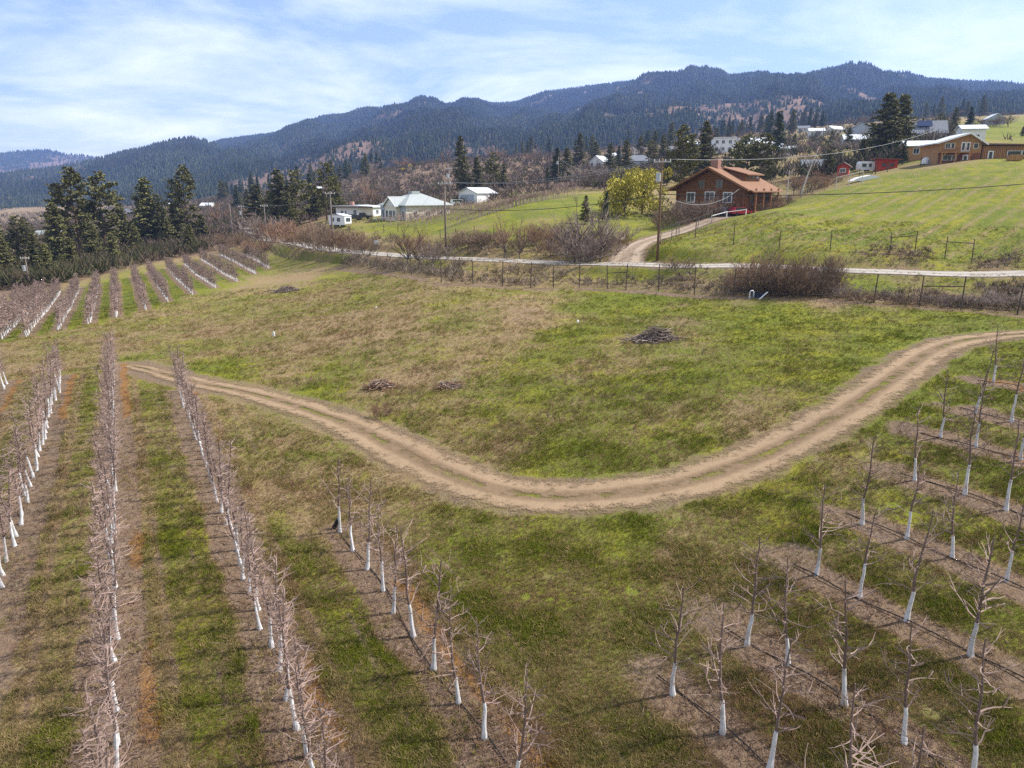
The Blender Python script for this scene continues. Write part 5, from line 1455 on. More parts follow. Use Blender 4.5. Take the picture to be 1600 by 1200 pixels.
T1 = ground_root('travel_trailer', 'small white travel trailer parked below the bungalow', 'trailer', 532, 182, -35, .1)
sh = MB().prism([(-2.6, .45), (2.6, .45), (2.8, .8), (2.8, 2.3), (2.4, 2.75), (-2.4, 2.75), (-2.8, 2.3), (-2.8, .8)], 'y', -1.1, 1.1)
sh.build('body', M['white_car'], T1)
MB().prism([(-2.85, 2.55), (0, 3.0), (2.85, 2.55), (2.85, 2.65), (0, 3.1), (-2.85, 2.65)], 'y', -1.2, 1.2).build('awning_roof', M['white_car'], T1)
for u0, u1 in ((-1.9, -.9), (.2, 1.2)): window(T1, 'f', -1.1, u0, u1, 1.3, 2.1, 'grey_car', t=.05)
window(T1, 'r', 2.8, -.6, .6, 1.35, 2.1, 'grey_car', t=.05)
door(T1, 'f', -1.1, 1.6, 2.2, .6, 2.3, 'trim', pane=False)
def wheel(root, x, y, r=.34, w=.2, name='wheel'):
    return MB().tube([(x, y - w / 2, r), (x, y + w / 2, r)], r, 14).build(name, M['tyre'], root)
for x in (-.5, .3):
    for y in (-.95, .95): wheel(T1, x, y)
MB().bar((2.8, 0, .5), (4.0, 0, .5), .1).build('hitch', M['dark_car'], T1)

SH = ground_root('metal_shed', 'white gabled metal shed with big doors up the green slope', 'shed', 731, 250, -40, 0)
gable_walls(SH, M['white'], -4.2, 4.2, 0, 9.5, -.8, 3.4, 5.0, 'y')
gable_roof(SH, M['roof_light'], -4.2, 4.2, 0, 9.5, 3.45, 5.05, 'y', .45, .12)
MB().box(-2.9, -.05, -.08, .02, -.6, 2.9).build('door', M['blue_grey'], SH)
MB().box(.05, 2.9, -.08, .02, -.6, 2.9).build('door', M['blue_grey'], SH)

# --- vehicles
def car(name, label, px, Y, deg, paint, shape='suv', cat='car'):
    r = ground_root(name, label, cat, px, Y, deg, 0)
    if shape == 'pickup':
        body = [(-2.6, .5), (2.6, .5), (2.65, .95), (1.2, 1.1), (.75, 1.75), (-.6, 1.75), (-.75, 1.12), (-2.6, 1.12)]
        glass = [(.02, 1.15), (1.05, 1.15), (.68, 1.65), (.02, 1.65)]
    elif shape == 'van':
        body = [(-2.4, .45), (2.3, .45), (2.5, .95), (1.9, 1.25), (1.2, 2.0), (-2.3, 2.05), (-2.45, 1.2)]
        glass = [(-1.9, 1.3), (1.55, 1.3), (1.1, 1.85), (-1.9, 1.85)]
    else:
        body = [(-2.1, .45), (2.1, .45), (2.2, .85), (1.2, 1.05), (.45, 1.62), (-1.7, 1.65), (-2.15, 1.05)]
        glass = [(-1.65, 1.08), (.9, 1.08), (.38, 1.52), (-1.5, 1.54)]
    MB().prism(body, 'y', -.85, .85).build('body', M[paint], r)
    MB().prism(glass, 'y', -.87, .87).build('side_window', M['glass'], r)
    for x in (-1.35, 1.4):
        for y in (-.8, .8): wheel(r, x, y)
    for y in (-.6, .6):
        MB().box(2.13, 2.24, y - .16, y + .16, .68, .84).build('headlight', M['trim'], r)
    return r
car('parked_car', 'red car parked beside the log house', 1156, 139.5, 20, 'red_car')
car('parked_car', 'grey car partly hidden left of the red car', 1141, 141, 20, 'grey_car')
car('pickup_truck', 'dark pickup truck parked in front of the bungalow', 566, 196, 12, 'dark_car', 'pickup', 'truck')
car('pickup_truck', 'second dark vehicle left of the pickup by the bungalow', 553, 194, 25, 'dark_car', 'suv')
car('parked_van', 'white van parked left of the metal shed', 716, 240, 15, 'white_car', 'van', 'van')

# --- timber house on the right
H3 = ground_root('timber_house', 'orange-brown timber house with gabled two-storey part and flat garage wing', 'house', 1500, 166, -8, -.3)
H3.scale = (.94, .94, .80)
gable_walls(H3, M['cedar'], -4.9, 4.2, 0, 9, -.6, 5.0, 7.2, 'y', cx=1.5)
MB().box(-4.86, 4.1, -.05, -.005, -.6, 2.4).build('lower_wall', M['cedar_red'], H3)
gable_roof(H3, M['roof_light'], -4.9, 4.2, 0, 9, 5.1, 7.3, 'y', 1.0, .28, trim='trim', cx=1.5)
for u0, u1, z0, z1 in ((-3.6, -2.6, 3.6, 4.9), (-2.3, -1.7, 3.6, 4.9)): window(H3, 'f', 0, u0, u1, z0, z1)
door(H3, 'f', 0, -.2, .75, 2.75, 5.2); door(H3, 'f', 0, .85, 1.75, 2.75, 5.2)
for u0, u1 in ((2.5, 3.4),): window(H3, 'f', 0, u0, u1, 3.6, 4.8)
for u0, u1 in ((-3.8, -2.0), (-1.8, -1.0)): window(H3, 'f', -.05, u0, u1, .6, 1.8, 'trim')
door(H3, 'f', -.05, .4, 1.6, -.4, 1.9)
bal = MB().box(-5.1, 1.2, -2.2, -.06, 2.35, 2.6).build('balcony', M['cedar'], H3)
rl = MB(); rl.bar((-5.0, -2.15, 3.55), (1.1, -2.15, 3.55), .1); rl.bar((-5.0, -2.15, 2.75), (1.1, -2.15, 2.75), .06)
for k in range(26): rl.bar((-5.0 + k * .244, -2.15, 2.6), (-5.0 + k * .244, -2.15, 3.55), .04)
rl.build('railing', M['cedar_red'], bal)
for x in (-4.9, -2.0, 1.0):
    MB().bar((x, -2.05, -1.0), (x, -2.05, 2.4), .24).build('balcony_post', M['cedar'], H3)
    MB().bar((x + .1, -2.05, 1.5), (x + .9, -2.05, 2.36), .14).build('brace', M['cedar'], H3)
wg = MB().box(4.75, 17, .6, 9, -.8, 4.2).build('garage_wing', M['cedar'], H3)
MB().prism([(4.0, 4.45), (17.6, 4.2), (17.6, 4.5), (4.0, 4.85)], 'y', -.3, 9.6).build('wing_roof', M['roof_brown'], wg)
bt = MB()
for k in range(30): bt.box(4.9 + k * .41, 4.97 + k * .41, .555, .598, -.8, 4.18)
bt.build('battens', M['cedar_red'], wg)
door(H3, 'f', .55, 6.0, 7.2, -.5, 2.9)
window(H3, 'f', .55, 10.2, 13.0, 1.7, 2.8, 'trim', mull=0); window(H3, 'f', .55, 13.3, 14.8, 1.7, 2.8, 'trim', mull=0)
lj = MB().box(1.5, 4.7, .1, 4.0, 2.3, 2.55)
lj.build('entry_roof', M['cedar_red'], H3)
tb = ground_root('wooden_crate', 'pale wooden crate standing before the timber house garage wing', 'crate', 1584, 157, -6, 0)
cb = MB()
for k in range(5): cb.box(-1.3, 1.3, -.65, -.6, .1 + k * .24, .30 + k * .24); cb.box(1.25, 1.3, -.6, .6, .1 + k * .24, .30 + k * .24)
cb.box(-1.25, 1.25, -.6, .6, .05, .1); cb.build('slats', M['cedar'], tb)
MB().box(-1.25, 1.25, -.58, .58, .1, 1.1).build('boards', M['cedar'], tb)

# --- other hillside buildings: (name, label, px, Y, deg, width, depth, eaves, ridge, wall, roof, kind, ridge direction)
def cottage(name, label, cat, px, Y, deg, w, d, ze, zr, wall, roof, rdir='y', wins=((-.3, .35), (.15, .35)), base=-1.5, lift=0.0, flat=False, doors=()):
    r = ground_root(name, label, cat, px, Y, deg, lift)
    if flat:
        MB().box(-w / 2, w / 2, 0, d, base, ze).build('wall', M[wall], r)
        MB().box(-w / 2 - .4, w / 2 + .4, -.4, d + .4, ze, ze + .3).build('roof', M[roof], r)
    else:
        gable_walls(r, M[wall], -w / 2, w / 2, 0, d, base, ze, zr, rdir)
        gable_roof(r, M[roof], -w / 2, w / 2, 0, d, ze + .05, zr + .05, rdir, .5, .16)
    for u, h in wins:
        window(r, 'f', 0, u * w - .6, u * w + .6, ze * h, ze * h + min(1.3, ze * .4))
    window(r, 'r', w / 2, d * .4, d * .4 + 1.2, ze * .4, ze * .4 + min(1.2, ze * .35))
    for u in doors: door(r, 'f', 0, u * w - .45, u * w + .45, base + .8 if base < -1 else 0, 2.1, 'trim', pane=False)
    return r
cottage('solar_house', 'dark-roofed house with solar panel behind the timber house', 'house', 1452, 232, -20, 8.5, 9, 3.0, 6.6, 'white', 'roof_grey', 'x')
sp = bpy.data.objects['solar_house']
MB().prism([(1.6, 5.0), (3.6, 6.7), (3.55, 6.85), (1.55, 5.15)], 'x', -3.5, .5).build('solar_panel', M['solar'], sp)
cottage('long_shed', 'long shed with pale metal roof left of the timber house', 'shed', 1441, 190, -14, 8.0, 5.0, 3.2, 4.3, 'cedar', 'roof_light', 'x', ((-.2, .4),))
cottage('grey_roof_house', 'small house with pale grey roof below the hillside carport', 'house', 1276, 205, -18, 7.5, 6, 2.4, 4.0, 'cedar_red', 'roof_grey', 'x')
cottage('red_barn', 'little red barn with dark roof on the slope edge', 'barn', 1316, 186, -30, 2.6, 3.2, 2.2, 3.0, 'red', 'roof_brown', 'y', ((0, .35),), doors=())
rs = ground_root('red_shed', 'bright red shed with flat overhanging roof beside the white camper', 'shed', 1387, 178, -8, 0)
MB().box(-2.1, 2.1, 0, 3.2, -.9, 2.35).build('wall', M['red'], rs)
MB().prism([(-2.9, 2.35), (2.9, 2.2), (2.9, 2.4), (-2.9, 2.6)], 'y', -.7, 3.6).build('roof', M['cedar_red'], rs)
window(rs, 'f', 0, -1.4, -.6, .7, 1.5, 'red'); window(rs, 'f', 0, .5, 1.3, .7, 1.5, 'red'); door(rs, 'f', 0, -.35, .35, -.8, 1.6, 'cedar_red', pane=False)
cp = ground_root('white_camper', 'white camper trailer parked left of the red shed', 'trailer', 1356, 182, -6, .1)
MB().prism([(-2.4, .4), (2.3, .4), (2.5, 1.0), (2.4, 2.0), (2.1, 2.35), (-2.2, 2.35), (-2.5, 1.9), (-2.5, .8)], 'y', -1.05, 1.05).build('body', M['white_car'], cp)
for u0, u1 in ((-1.8, -.9), (-.3, .3), (1.2, 1.9)): window(cp, 'f', -1.05, u0, u1, 1.1, 1.8, 'grey_car', t=.05)
door(cp, 'f', -1.05, .5, 1.05, .5, 2.1, 'trim', pane=False)
for y in (-.9, .9): wheel(cp, -.3, y)
ct = ground_root('carport', 'dark brown open carport on the slope above the small red barn', 'carport', 1322, 202, -8, 0)
MB().box(-3.6, 3.6, 0, 5, 2.5, 2.85).build('roof', M['roof_brown'], ct)
for x in (-3.3, 0, 3.3): MB().bar((x, .2, -1.2), (x, .2, 2.5), .2).build('carport_post', M['cedar_red'], ct)
MB().box(-3.4, 3.4, 4.6, 4.9, -1.2, 2.48).build('back_wall', M['cedar_red'], ct)
MB().bar((-3.4, .2, 1.0), (3.4, .2, 1.0), .15).build('rail', M['cedar_red'], ct)
ig = ground_root('white_dome_tent', 'small white dome tent between long shed and timber house', 'tent', 1447, 172, 0, 0)
dv = MB(); n_ = 14
for k in range(5):
    e0, e1 = k * math.pi / 10, (k + 1) * math.pi / 10
    for j in range(n_):
        a0, a1 = j * 6.2832 / n_, (j + 1) * 6.2832 / n_
        dv.add([(1.2 * math.cos(e) * math.cos(a), 1.2 * math.cos(e) * math.sin(a), 1.5 * math.sin(e)) for e, a in ((e0, a0), (e0, a1), (e1, a1), (e1, a0))], [(0, 1, 2, 3)])
dv.build('canopy', M['tarp'], ig, smooth=True); MB().box(-.35, .35, -1.25, -1.1, 0, .9).build('door', M['blue_grey'], ig)
wf = ground_root('white_tarp_sheet', 'white tarp lying over a mound at the top of the green slope', 'tarp', 1352, 158, 0, 0)
MB().prism([(-3.2, -.2), (3.2, -.2), (2.6, .6), (.6, 1.0), (-1.8, .5)], 'y', -1.2, 1.2).build('sheet', M['tarp'], wf)
cottage('hillside_villa', 'tall white and glass villa on the hillside behind the log house', 'house', 1131, 325, -10, 9.5, 9, 6.0, 6, 'white', 'roof_light', wins=((-.32, .15), (-.05, .15), (.25, .15), (-.32, .62), (-.05, .62), (.25, .62)), flat=True)
cottage('hillside_house', 'cream house half hidden right of the hillside villa', 'house', 1186, 320, -16, 12, 9, 4.2, 6.5, 'cream', 'roof_light', 'x')
cottage('hillside_house', 'dark blue-roofed house between the green firs', 'house', 1000, 330, -14, 8, 9, 3.2, 5.6, 'blue_grey', 'roof_grey', 'x')
cottage('hillside_house', 'pale gabled house above the pink bare trees', 'house', 931, 400, -35, 8, 8, 3.2, 6.0, 'white', 'roof_light', 'y')
cottage('flat_shelter', 'low open shelter with pale flat roof below the pink bare trees', 'shelter', 912, 272, -8, 9.5, 4, 1.8, 2, 'cedar_red', 'roof_light', wins=(), flat=True, base=-.5)
cottage('small_hut', 'tiny white roofed hut above the willow', 'hut', 983, 265, -5, 3.4, 3, 1.4, 1.6, 'cream', 'roof_light', wins=(), flat=True, base=-.5)
cottage('hillside_house', 'grey two-storey house left of the huge fir pair', 'house', 1345, 345, -15, 10, 8, 5.0, 8, 'blue_grey', 'roof_grey', 'y')
cottage('hillside_house', 'long grey house below the two-storey hillside house', 'house', 1338, 300, -12, 9, 7, 3.0, 4.8, 'blue_grey', 'roof_light', 'x')
cottage('hillside_house', 'small white house far up left of the hillside houses', 'house', 1276, 430, -10, 8, 6, 3.0, 4.4, 'white', 'roof_light', 'x')
cottage('gabled_house', 'blue-white gabled house alone on the upper right field', 'house', 1556, 420, -12, 9, 8, 3.0, 5.6, 'blue_grey', 'roof_light', 'y')
cottage('hillside_house', 'white flat house at the foot of the slim tall spruce', 'house', 1228, 320, -15, 8, 6, 2.6, 3.6, 'white', 'roof_light', 'x')
cottage('glass_conservatory', 'pale glazed rooftop room behind the timber house gable', 'house', 1519, 215, -12, 6, 5, 4.4, 5.4, 'white', 'roof_light', 'x')
cottage('valley_house', 'cream valley house between the pines left of the pyramid fir', 'house', 213, 300, 20, 3.0, 9, 4.6, 6, 'cream', 'roof_light', 'y', ((0, .5),))
cottage('valley_barn', 'green-roofed long barn in the left valley behind the pines', 'barn', 74, 330, 8, 12, 8, 2.6, 4.0, 'white', 'roof_green', 'x')
for k, (px, Y, lab) in enumerate(((1205, 330, 'pale house below the white flat house on the hillside'), (1150, 420, 'white house above the hillside villa'), (1415, 290, 'pale house behind the huge fir pair'), (1395, 380, 'white house high above the huge fir pair'), (1310, 430, 'grey roofed house high above the carport'), (1060, 420, 'pale house behind the tall pine by the log house'), (960, 470, 'white house above the two green firs'), (204, 560, 'distant white house in the valley above the pyramid fir'), (273, 640, 'distant pale long house right of the pyramid fir'), (196, 700, 'distant grey-roofed house at the foot of the left mountain'), (322, 520, 'distant white house near the poles'), (160, 620, 'distant pale house behind the tall left pines'), (497, 470, 'tiny white hut beneath the slim distant spruce'), (1000, 520, 'distant white house above the dark-roofed house'), (1085, 500, 'distant pale house left of the villa'), (1255, 560, 'distant white house high on the right hillside'))):
    cottage('distant_house', lab, 'house', px, Y, (k * 37) % 50 - 25, 4.5 if 'hut' in lab else 8, 6, 2.6, 4.2, ('white', 'cream', 'blue_grey')[k % 3], ('roof_light', 'roof_grey')[k % 2], 'x')
# excavator on the brown knoll
ex = ground_root('excavator', 'yellow excavator working on the brown knoll', 'excavator', 632, 500, 25, 0)
MB().box(-1.8, 1.8, -1.3, 1.3, 0, .9).build('tracks', M['dark_car'], ex)
MB().box(-1.9, 1.5, -1.2, 1.2, 1.0, 2.4).build('body', M['yellow'], ex)
MB().box(.2, 1.6, -1.15, .1, 2.4, 3.6).build('cab', M['glass'], ex)
bo = MB(); bo.bar((1.4, .4, 2.2), (4.2, .4, 5.0), .5); bo.bar((4.2, .4, 5.0), (6.2, .4, 2.6), .4); bo.box(5.7, 6.8, 0, .8, 1.4, 2.6)
bo.build('boom', M['yellow'], ex)
for px, Y, w, lab in ((652, 215, 5, 'stack of pale cut timber left of the white house roof'), (590, 235, 4, 'stack of pale cut timber behind the bungalow')):
    p_ = ground_root('timber_stack', lab, 'timber', px, Y, -20, 0)
    for k in range(8):
        MB().tube([(-w / 2, (k % 4) * .5 - .8 + .25 * (k // 4), .3 + .42 * (k // 4)), (w / 2, (k % 4) * .5 - .8 + .25 * (k // 4), .3 + .42 * (k // 4))], .24, 7).build('log', M['orange_pile'], p_)

# ------------------------------------------------------------------ utility poles and lines
def pole(px, base, top, Y, label, arm=True, transformer=False, grey=True, armw=1.25, name='utility_pole'):
    p = at(px, Y)
    _, pb = project(p.x, p.y, p.z)
    H = (pb - top) / FPX * depth(p) * 1.0
    o = thing(name, label, 'pole', p, 0)
    m = M['pole_grey' if grey else 'pole']
    MB().tube([(0, 0, -.4), (0, 0, H * .5), (0, 0, H)], [.19, .16, .12], 10).build('pole', m, o, smooth=True)
    if arm:
        ar = MB().bar((-armw, -.14, H - .45), (armw, -.14, H - .45), .14, .16).build('crossarm', M['armwood'], o)
        for x in (-armw * .9, -armw * .35, armw * .35, armw * .9):
            MB().tube([(x, -.14, H - .37), (x, -.14, H - .12)], .05, 6).build('insulator', M['trim'], ar)
    if transformer:
        MB().tube([(-.42, -.1, H - 3.0), (-.42, -.1, H - 2.94), (-.42, -.1, H - 1.9), (-.42, -.1, H - 1.84)], [.26, .34, .34, .22], 12).build('transformer', M['metal_grey'], o)
    return o, Vector((p.x, p.y, p.z)), H
PL = {}
PL['main'] = pole(1027, 388, 254, 99.5, 'tall brown utility pole with crossarm and grey transformer by the driveway', True, True, False, 1.15)
PL['p2'] = pole(697, 376, 287, 124, 'grey utility pole with white crossarm beside the road below the shed', True, False, True, 1.1)
PL['p2b'] = pole(703, 322, 264, 215, 'thin utility pole behind the white-armed pole by the shed', True, True, True, .9)
PL['p3'] = pole(521, 366, 302, 152, 'utility pole in front of the bungalow beside the trailer', True, False, True, 1.0)
PL['p4'] = pole(417, 370, 321, 200, 'utility pole beside the round-topped fir', True, False, True, 1.0)
PL['p5'] = pole(381, 368, 322, 235, 'right-hand pole of the distant pair left of the round-topped fir', True, True, True, .9)
PL['p6'] = pole(364, 375, 320, 232, 'left-hand pole of the distant pair above the orchard corner', False, False, True)
PL['p7'] = pole(47, 448, 401, 150, 'small utility pole standing among the pines at far left', True, True, True, .9)
PL['p8'] = pole(872, 286, 246, 285, 'hillside utility pole with transformer by the lone spruce', False, True, True)
PL['p9'] = pole(1850, 400, 200, 92, 'utility pole beyond the right frame edge', True, False, False, 1.15)
PL['p10'] = pole(1455, 240, 205, 195, 'thin pole beside the long shed roof', False, False, True)
def topof(k, dz=-.2, dx=0): o, p, H = PL[k]; return p + Vector((dx, -.14, H + dz))
def lineof(a, b, sag, r, m, label, name='power_line'):
    n = 26; P = []
    for k in range(n + 1):
        t = k / n; q = a.lerp(b, t); q.z -= 4 * sag * t * (1 - t); P.append(q)
    setp(MB().tube(P, r, 4).build(name, M[m], smooth=True), label, 'cable', 'overhead lines')
lineof(topof('main', -.15, -1.0), topof('p2', -.15, -1.0), 1.2, .022, 'cable_grey', 'thin grey power line from the driveway pole left to the white-armed pole, outer wire')
lineof(topof('main', -.15, 1.0), topof('p2', -.15, 1.0), 1.3, .022, 'cable_grey', 'thin grey power line from the driveway pole left to the white-armed pole, inner wire')
pr = at(1417, 200); pr.z += 8.5
_, yy = project(*pr)
lineof(topof('main', -.15, .9), topof('p10', -.1), 2.2, .03, 'cable_grey', 'grey power line rising from the driveway pole over the log house roof')
lineof(topof('p2', -.15, -.9), topof('p3', -.15, .9), 1.0, .02, 'cable_grey', 'thin power line from the white-armed pole to the bungalow pole')
lineof(topof('p2', -.15, .9), topof('p2b', -.15), 1.5, .025, 'cable_grey', 'power line from the white-armed pole up to the shed pole')
lineof(topof('p3', -.15, -.9), topof('p4', -.15, .9), 1.0, .025, 'cable_grey', 'power line from the bungalow pole to the next pole left')
lineof(topof('p4', -.15, -.9), topof('p5', -.15, .8), .6, .025, 'cable_grey', 'power line between the two left roadside poles')
lineof(topof('main', -.15, -.5), topof('p8', -.3), 3, .03, 'cable_grey', 'power line climbing from the driveway pole to the hillside transformer pole')
low = PL['main'][2] - .2 + PL['main'][1].z - (CAM_H + (ray(1027, 306)[2] / ray(1027, 306)[1]) * PL['main'][1].y)
lineof(topof('main', -low), on_ray(697, 326, 124), 1.0, .045, 'cable', 'thick black telephone cable from the driveway pole to the left')
lineof(topof('main', -low), on_ray(1850, 262, 92), 1.2, .05, 'cable', 'thick black telephone cable crossing the green slope to the right')
hc = bpy.data.objects['log_house']
lh = Vector(hc.location) + Vector((math.cos(math.radians(-44)) * 6.5, math.sin(math.radians(-44)) * 6.5, 5.2))
lineof(topof('main', -low), lh, 2.2, .03, 'cable_grey', 'service cable sagging from the driveway pole to the log house eave')
lineof(topof('main', -low - .3), lh + Vector((-.4, 0, -1.2)), 2.6, .035, 'cable', 'lower dark service cable sagging to the log house')

# ------------------------------------------------------------------ fences
def fence(label, posts, h, rails=(), braces=(), wires=5, lean=.04, cat='fence', pm='post', pr=.062, rail_f=.62):
    rnd = random.Random(len(posts) * 7 + int(posts[0][0]))
    c = at(*posts[0])
    o = thing('wire_fence', label, cat, c)
    Q = []
    for k, (px, Y) in enumerate(posts):
        p = at(px, Y) - c
        hh = h * rnd.uniform(.93, 1.06); t = p + Vector((rnd.uniform(-lean, lean) * hh, rnd.uniform(-lean, lean) * hh, hh))
        MB().tube([p - Vector((0, 0, .3)), p.lerp(t, .5), t], [pr * 1.1, pr, pr * .9], 7).build('post', M[pm], o)
        Q.append((p, t))
    for a, b in rails:
        f = rail_f
        MB().bar(Q[a][0].lerp(Q[a][1], f), Q[b][0].lerp(Q[b][1], f + .03), .09).build('rail', M[pm], o)
    wm = MB()
    for (p0, t0), (p1, t1) in zip(Q[:-1], Q[1:]):
        for w in range(wires):
            f = .12 + .85 * w / max(wires - 1, 1)
            wm.bar(p0.lerp(t0, f), p1.lerp(t1, f), .014)
        L = (p1 - p0).length; n = int(L / .6)
        for j in range(1, n):
            a = p0.lerp(p1, j / n) + Vector((0, 0, h * .12)); b = t0.lerp(t1, j / n) - Vector((0, 0, h * .04))
            wm.bar(a, b, .010)
    wm.build('wire_mesh', M['wire'], o)
    return o
LOWER = [535, 589, 643, 690, 739, 785, 829, 865, 905, 949, 978, 1029, 1085, 1146, 1165, 1212, 1284, 1365, 1436, 1501, 1589, 1690]
fence('tall wire deer fence of dark posts along the near side of the road', [(px, FY(px)) for px in LOWER], 2.95, [(9, 10), (13, 14), (18, 19)], rail_f=.66)
UY = lambda px: float(np.interp(px, [1086, 1146, 1217, 1297, 1391, 1518, 1600, 1800], [106, 101, 97, 95.3, 94, 92, 91, 88]))
UPPER = [1086, 1146, 1217, 1297, 1391, 1429, 1476, 1518, 1640]
fence('wire fence of dark posts along the foot of the green slope', [(px, UY(px)) for px in UPPER], 2.65, [(4, 5), (6, 7)], rail_f=.76)
fence('short fence beside the driveway climbing to the log house', [(1032, 106), (1049, 109), (1056, 113), (1061, 118), (1090, 125), (1112, 132)], 2.2, [(0, 1)], wires=3, pm='pole_grey')
fence('fence line along the crest of the slope below the red shed', [(1200, 158), (1228, 163), (1262, 165), (1342, 168), (1368, 170), (1386, 170), (1438, 168), (1481, 164)], 1.9, [], wires=3, pr=.09)
wr = fence('low white board rail beside the cars at the log house', [(1112, 133), (1135, 136.5), (1165, 138)], 1.3, [(0, 1), (1, 2)], wires=1, pm='trim', pr=.09, rail_f=.9)
gb = fence('tall grey goal-like frame of pipes above the green slope', [(1305, 150), (1326, 151), (1346, 152)], 2.6, [(0, 1), (1, 2)], wires=1, pm='armwood', pr=.07, rail_f=.92, cat='frame')
fence('sparse fence posts on the slope below the white house', [(600, 160), (622, 158), (688, 140), (712, 138), (741, 137), (771, 132)], 1.7, [], wires=2, pr=.07)
fence('fence posts on the brushy bank left of the driveway', [(808, 121), (820, 121), (842, 123)], 2.4, [(0, 1)], wires=2)

# ------------------------------------------------------------------ small things
sg = ground_root('street_sign', 'white square sign on a leaning post beside the road', 'sign', 589, 134, 10, 0)
MB().tube([(.25, 0, -.2), (0, 0, 2.4)], .05, 6).build('post', M['metal_grey'], sg); MB().box(-.42, .42, -.05, -.01, 1.75, 2.45).build('plate', M['trim'], sg)
for k, (px, Y, lab) in enumerate(((428, float(hit(428, 526)[1]), 'small white survey stake in the meadow left of centre'), (588, float(hit(588, 482)[1]), 'tiny white survey stake in the meadow near the road end'), (903, float(hit(903, 504)[1]), 'tiny white survey stake left of the brush pile'))):
    s_ = ground_root('survey_stake', lab, 'stake', px, Y, 20 * k, 0)
    MB().prism([(-.09, -.1), (.09, -.1), (.09, .40 if k == 0 else .2), (0, .5 if k == 0 else .26), (-.09, .40 if k == 0 else .2)], 'y', -.05, .05).build('stake', M['trim'], s_)
pp = ground_root('irrigation_pipe', 'white bent irrigation standpipe by the field fence', 'pipe', 1174, 74.5, 15, 0)
MB().tube([(-.22, 0, -.1), (-.22, 0, .75), (-.12, 0, .88), (.12, 0, .88), (.22, 0, .75), (.22, 0, .1)], .065, 8).build('pipe', M['white_car'], pp, smooth=True)
MB().box(-.3, -.14, -.09, .09, .2, .32).build('valve', M['blue_grey'], pp)
pq = ground_root('leaning_board', 'pale board leaning by the fence right of the standpipe', 'board', 1193, 74, 10, 0)
MB().bar((-.5, 0, 0), (.45, .1, .75), .16, .05).build('board', M['white_car'], pq)
bx = ground_root('valve_box', 'dark blue box behind the standpipe at the fence', 'box', 1183, 75.5, 5, 0)
MB().box(-.5, .5, -.3, .3, -.05, .45).build('body', M['solar'], bx); MB().box(-.54, .54, -.34, .34, .45, .52).build('lid', M['dark_car'], bx)
# brush piles
def brush_pile(px, py, w, h, label, m, n=330, d=None):
    p = at(px, float(hit(px, py)[1]))
    o = thing('brush_pile', label, 'brush pile', p)
    rnd = random.Random(px)
    d = d or w * .5
    a_, b_ = MB(), MB()
    for k in range(n):
        x = rnd.gauss(0, w * .22); y = rnd.gauss(0, d * .25); top = h * math.exp(-(x / (w * .27)) ** 2 - (y / (d * .3)) ** 2)
        z = rnd.uniform(0, max(top, .06)); a = rnd.uniform(0, 6.3); L = rnd.uniform(.5, 1.7)
        v = Vector((math.cos(a), math.sin(a) * .8, rnd.uniform(-.35, .35))) * L / 2
        q = Vector((x, y, z + .05))
        mid = q + Vector((rnd.gauss(0, .05), rnd.gauss(0, .05), rnd.gauss(0, .05)))
        (a_ if k % 3 else b_).tube([q - v, mid, q + v], [rnd.uniform(.014, .05), rnd.uniform(.014, .04), .01], 4, False)
    a_.build('branches', M[m], o); b_.build('dead_twigs', M['bush_grey'], o)
    core = MB(); 
    for j in range(10):
        for i in range(14):
            pass
    n1, n2 = 14, 9
    vs = [(w * .36 * (2 * i / (n1 - 1) - 1), d * .36 * (2 * j / (n2 - 1) - 1), 0) for j in range(n2) for i in range(n1)]
    vs = [(x, y, max(-.1, h * .62 * math.exp(-(x / (w * .24)) ** 2 - (y / (d * .26)) ** 2) * rnd.uniform(.7, 1.1) - .08)) for x, y, _ in vs]
    core.add(vs, [(j * n1 + i, j * n1 + i + 1, (j + 1) * n1 + i + 1, (j + 1) * n1 + i) for j in range(n2 - 1) for i in range(n1 - 1)])
    core.build('heap', M['stem'], o)
brush_pile(1026, 532, 4.4, 1.15, 'grey pile of cut branches in the middle of the meadow', 'stem')
brush_pile(452, 455, 5.5, .8, 'flat dark brush pile on the left mound of the meadow', 'stem', 260, 3.0)
brush_pile(702, 606, 1.5, .35, 'small low heap of brown dead stalks in the meadow', 'bush_red', 140, .8)
brush_pile(596, 606, 2.0, .6, 'low heap of reddish dead twigs under the lone bush', 'bush_red', 160, 1.2)
tg = ground_root('black_tube', 'black tube leaning at the first tree of the short middle row', 'tree guard', 526, float(hit(526, 826)[1]), 0, 0)
MB().tube([(-.12, 0, 0), (.1, 0, .42)], .085, 8).build('tube_body', M['hose'], tg)  # plain black tube leaning beside the trunk

# ------------------------------------------------------------------ young orchard rows and brush on the slopes
M['brush'] = tint_mat('hillside_brush', .95)
def young_rows(label, spec, seed):
    rnd = random.Random(seed)
    o = thing('young_orchard_block', label, 'orchard'); o['kind'] = 'stuff'
    tb, pb = MB(), MB()
    for a, b, n in spec:
        A, B = at(*a), at(*b)
        for k in range(n):
            q = A.lerp(B, k / (n - 1)); x, y = q.x + rnd.gauss(0, .15), q.y + rnd.gauss(0, .15); z = gz(x, y)
            pb.tube([(x, y, z - .1), (x, y, z + 1.1)], .07, 3, False)
            h = rnd.uniform(1.8, 2.6)
            tb.tube([(x, y, z + 1.0), (x, y, z + h)], [.05, .02], 3, False)
            for j in range(9):
                an = rnd.uniform(0, 6.3); z0 = z + rnd.uniform(.9, h * .9)
                tb.tube([(x, y, z0), (x + math.cos(an) * .7, y + math.sin(an) * .7, z0 + rnd.uniform(.1, .7))], [.03, .015], 3, False)
    for nm, mb, m in (('branches', tb, 'twig'), ('trunks', pb, 'bush_grey')):
        q = mb.build(nm, M[m], o); q['kind'] = 'stuff'
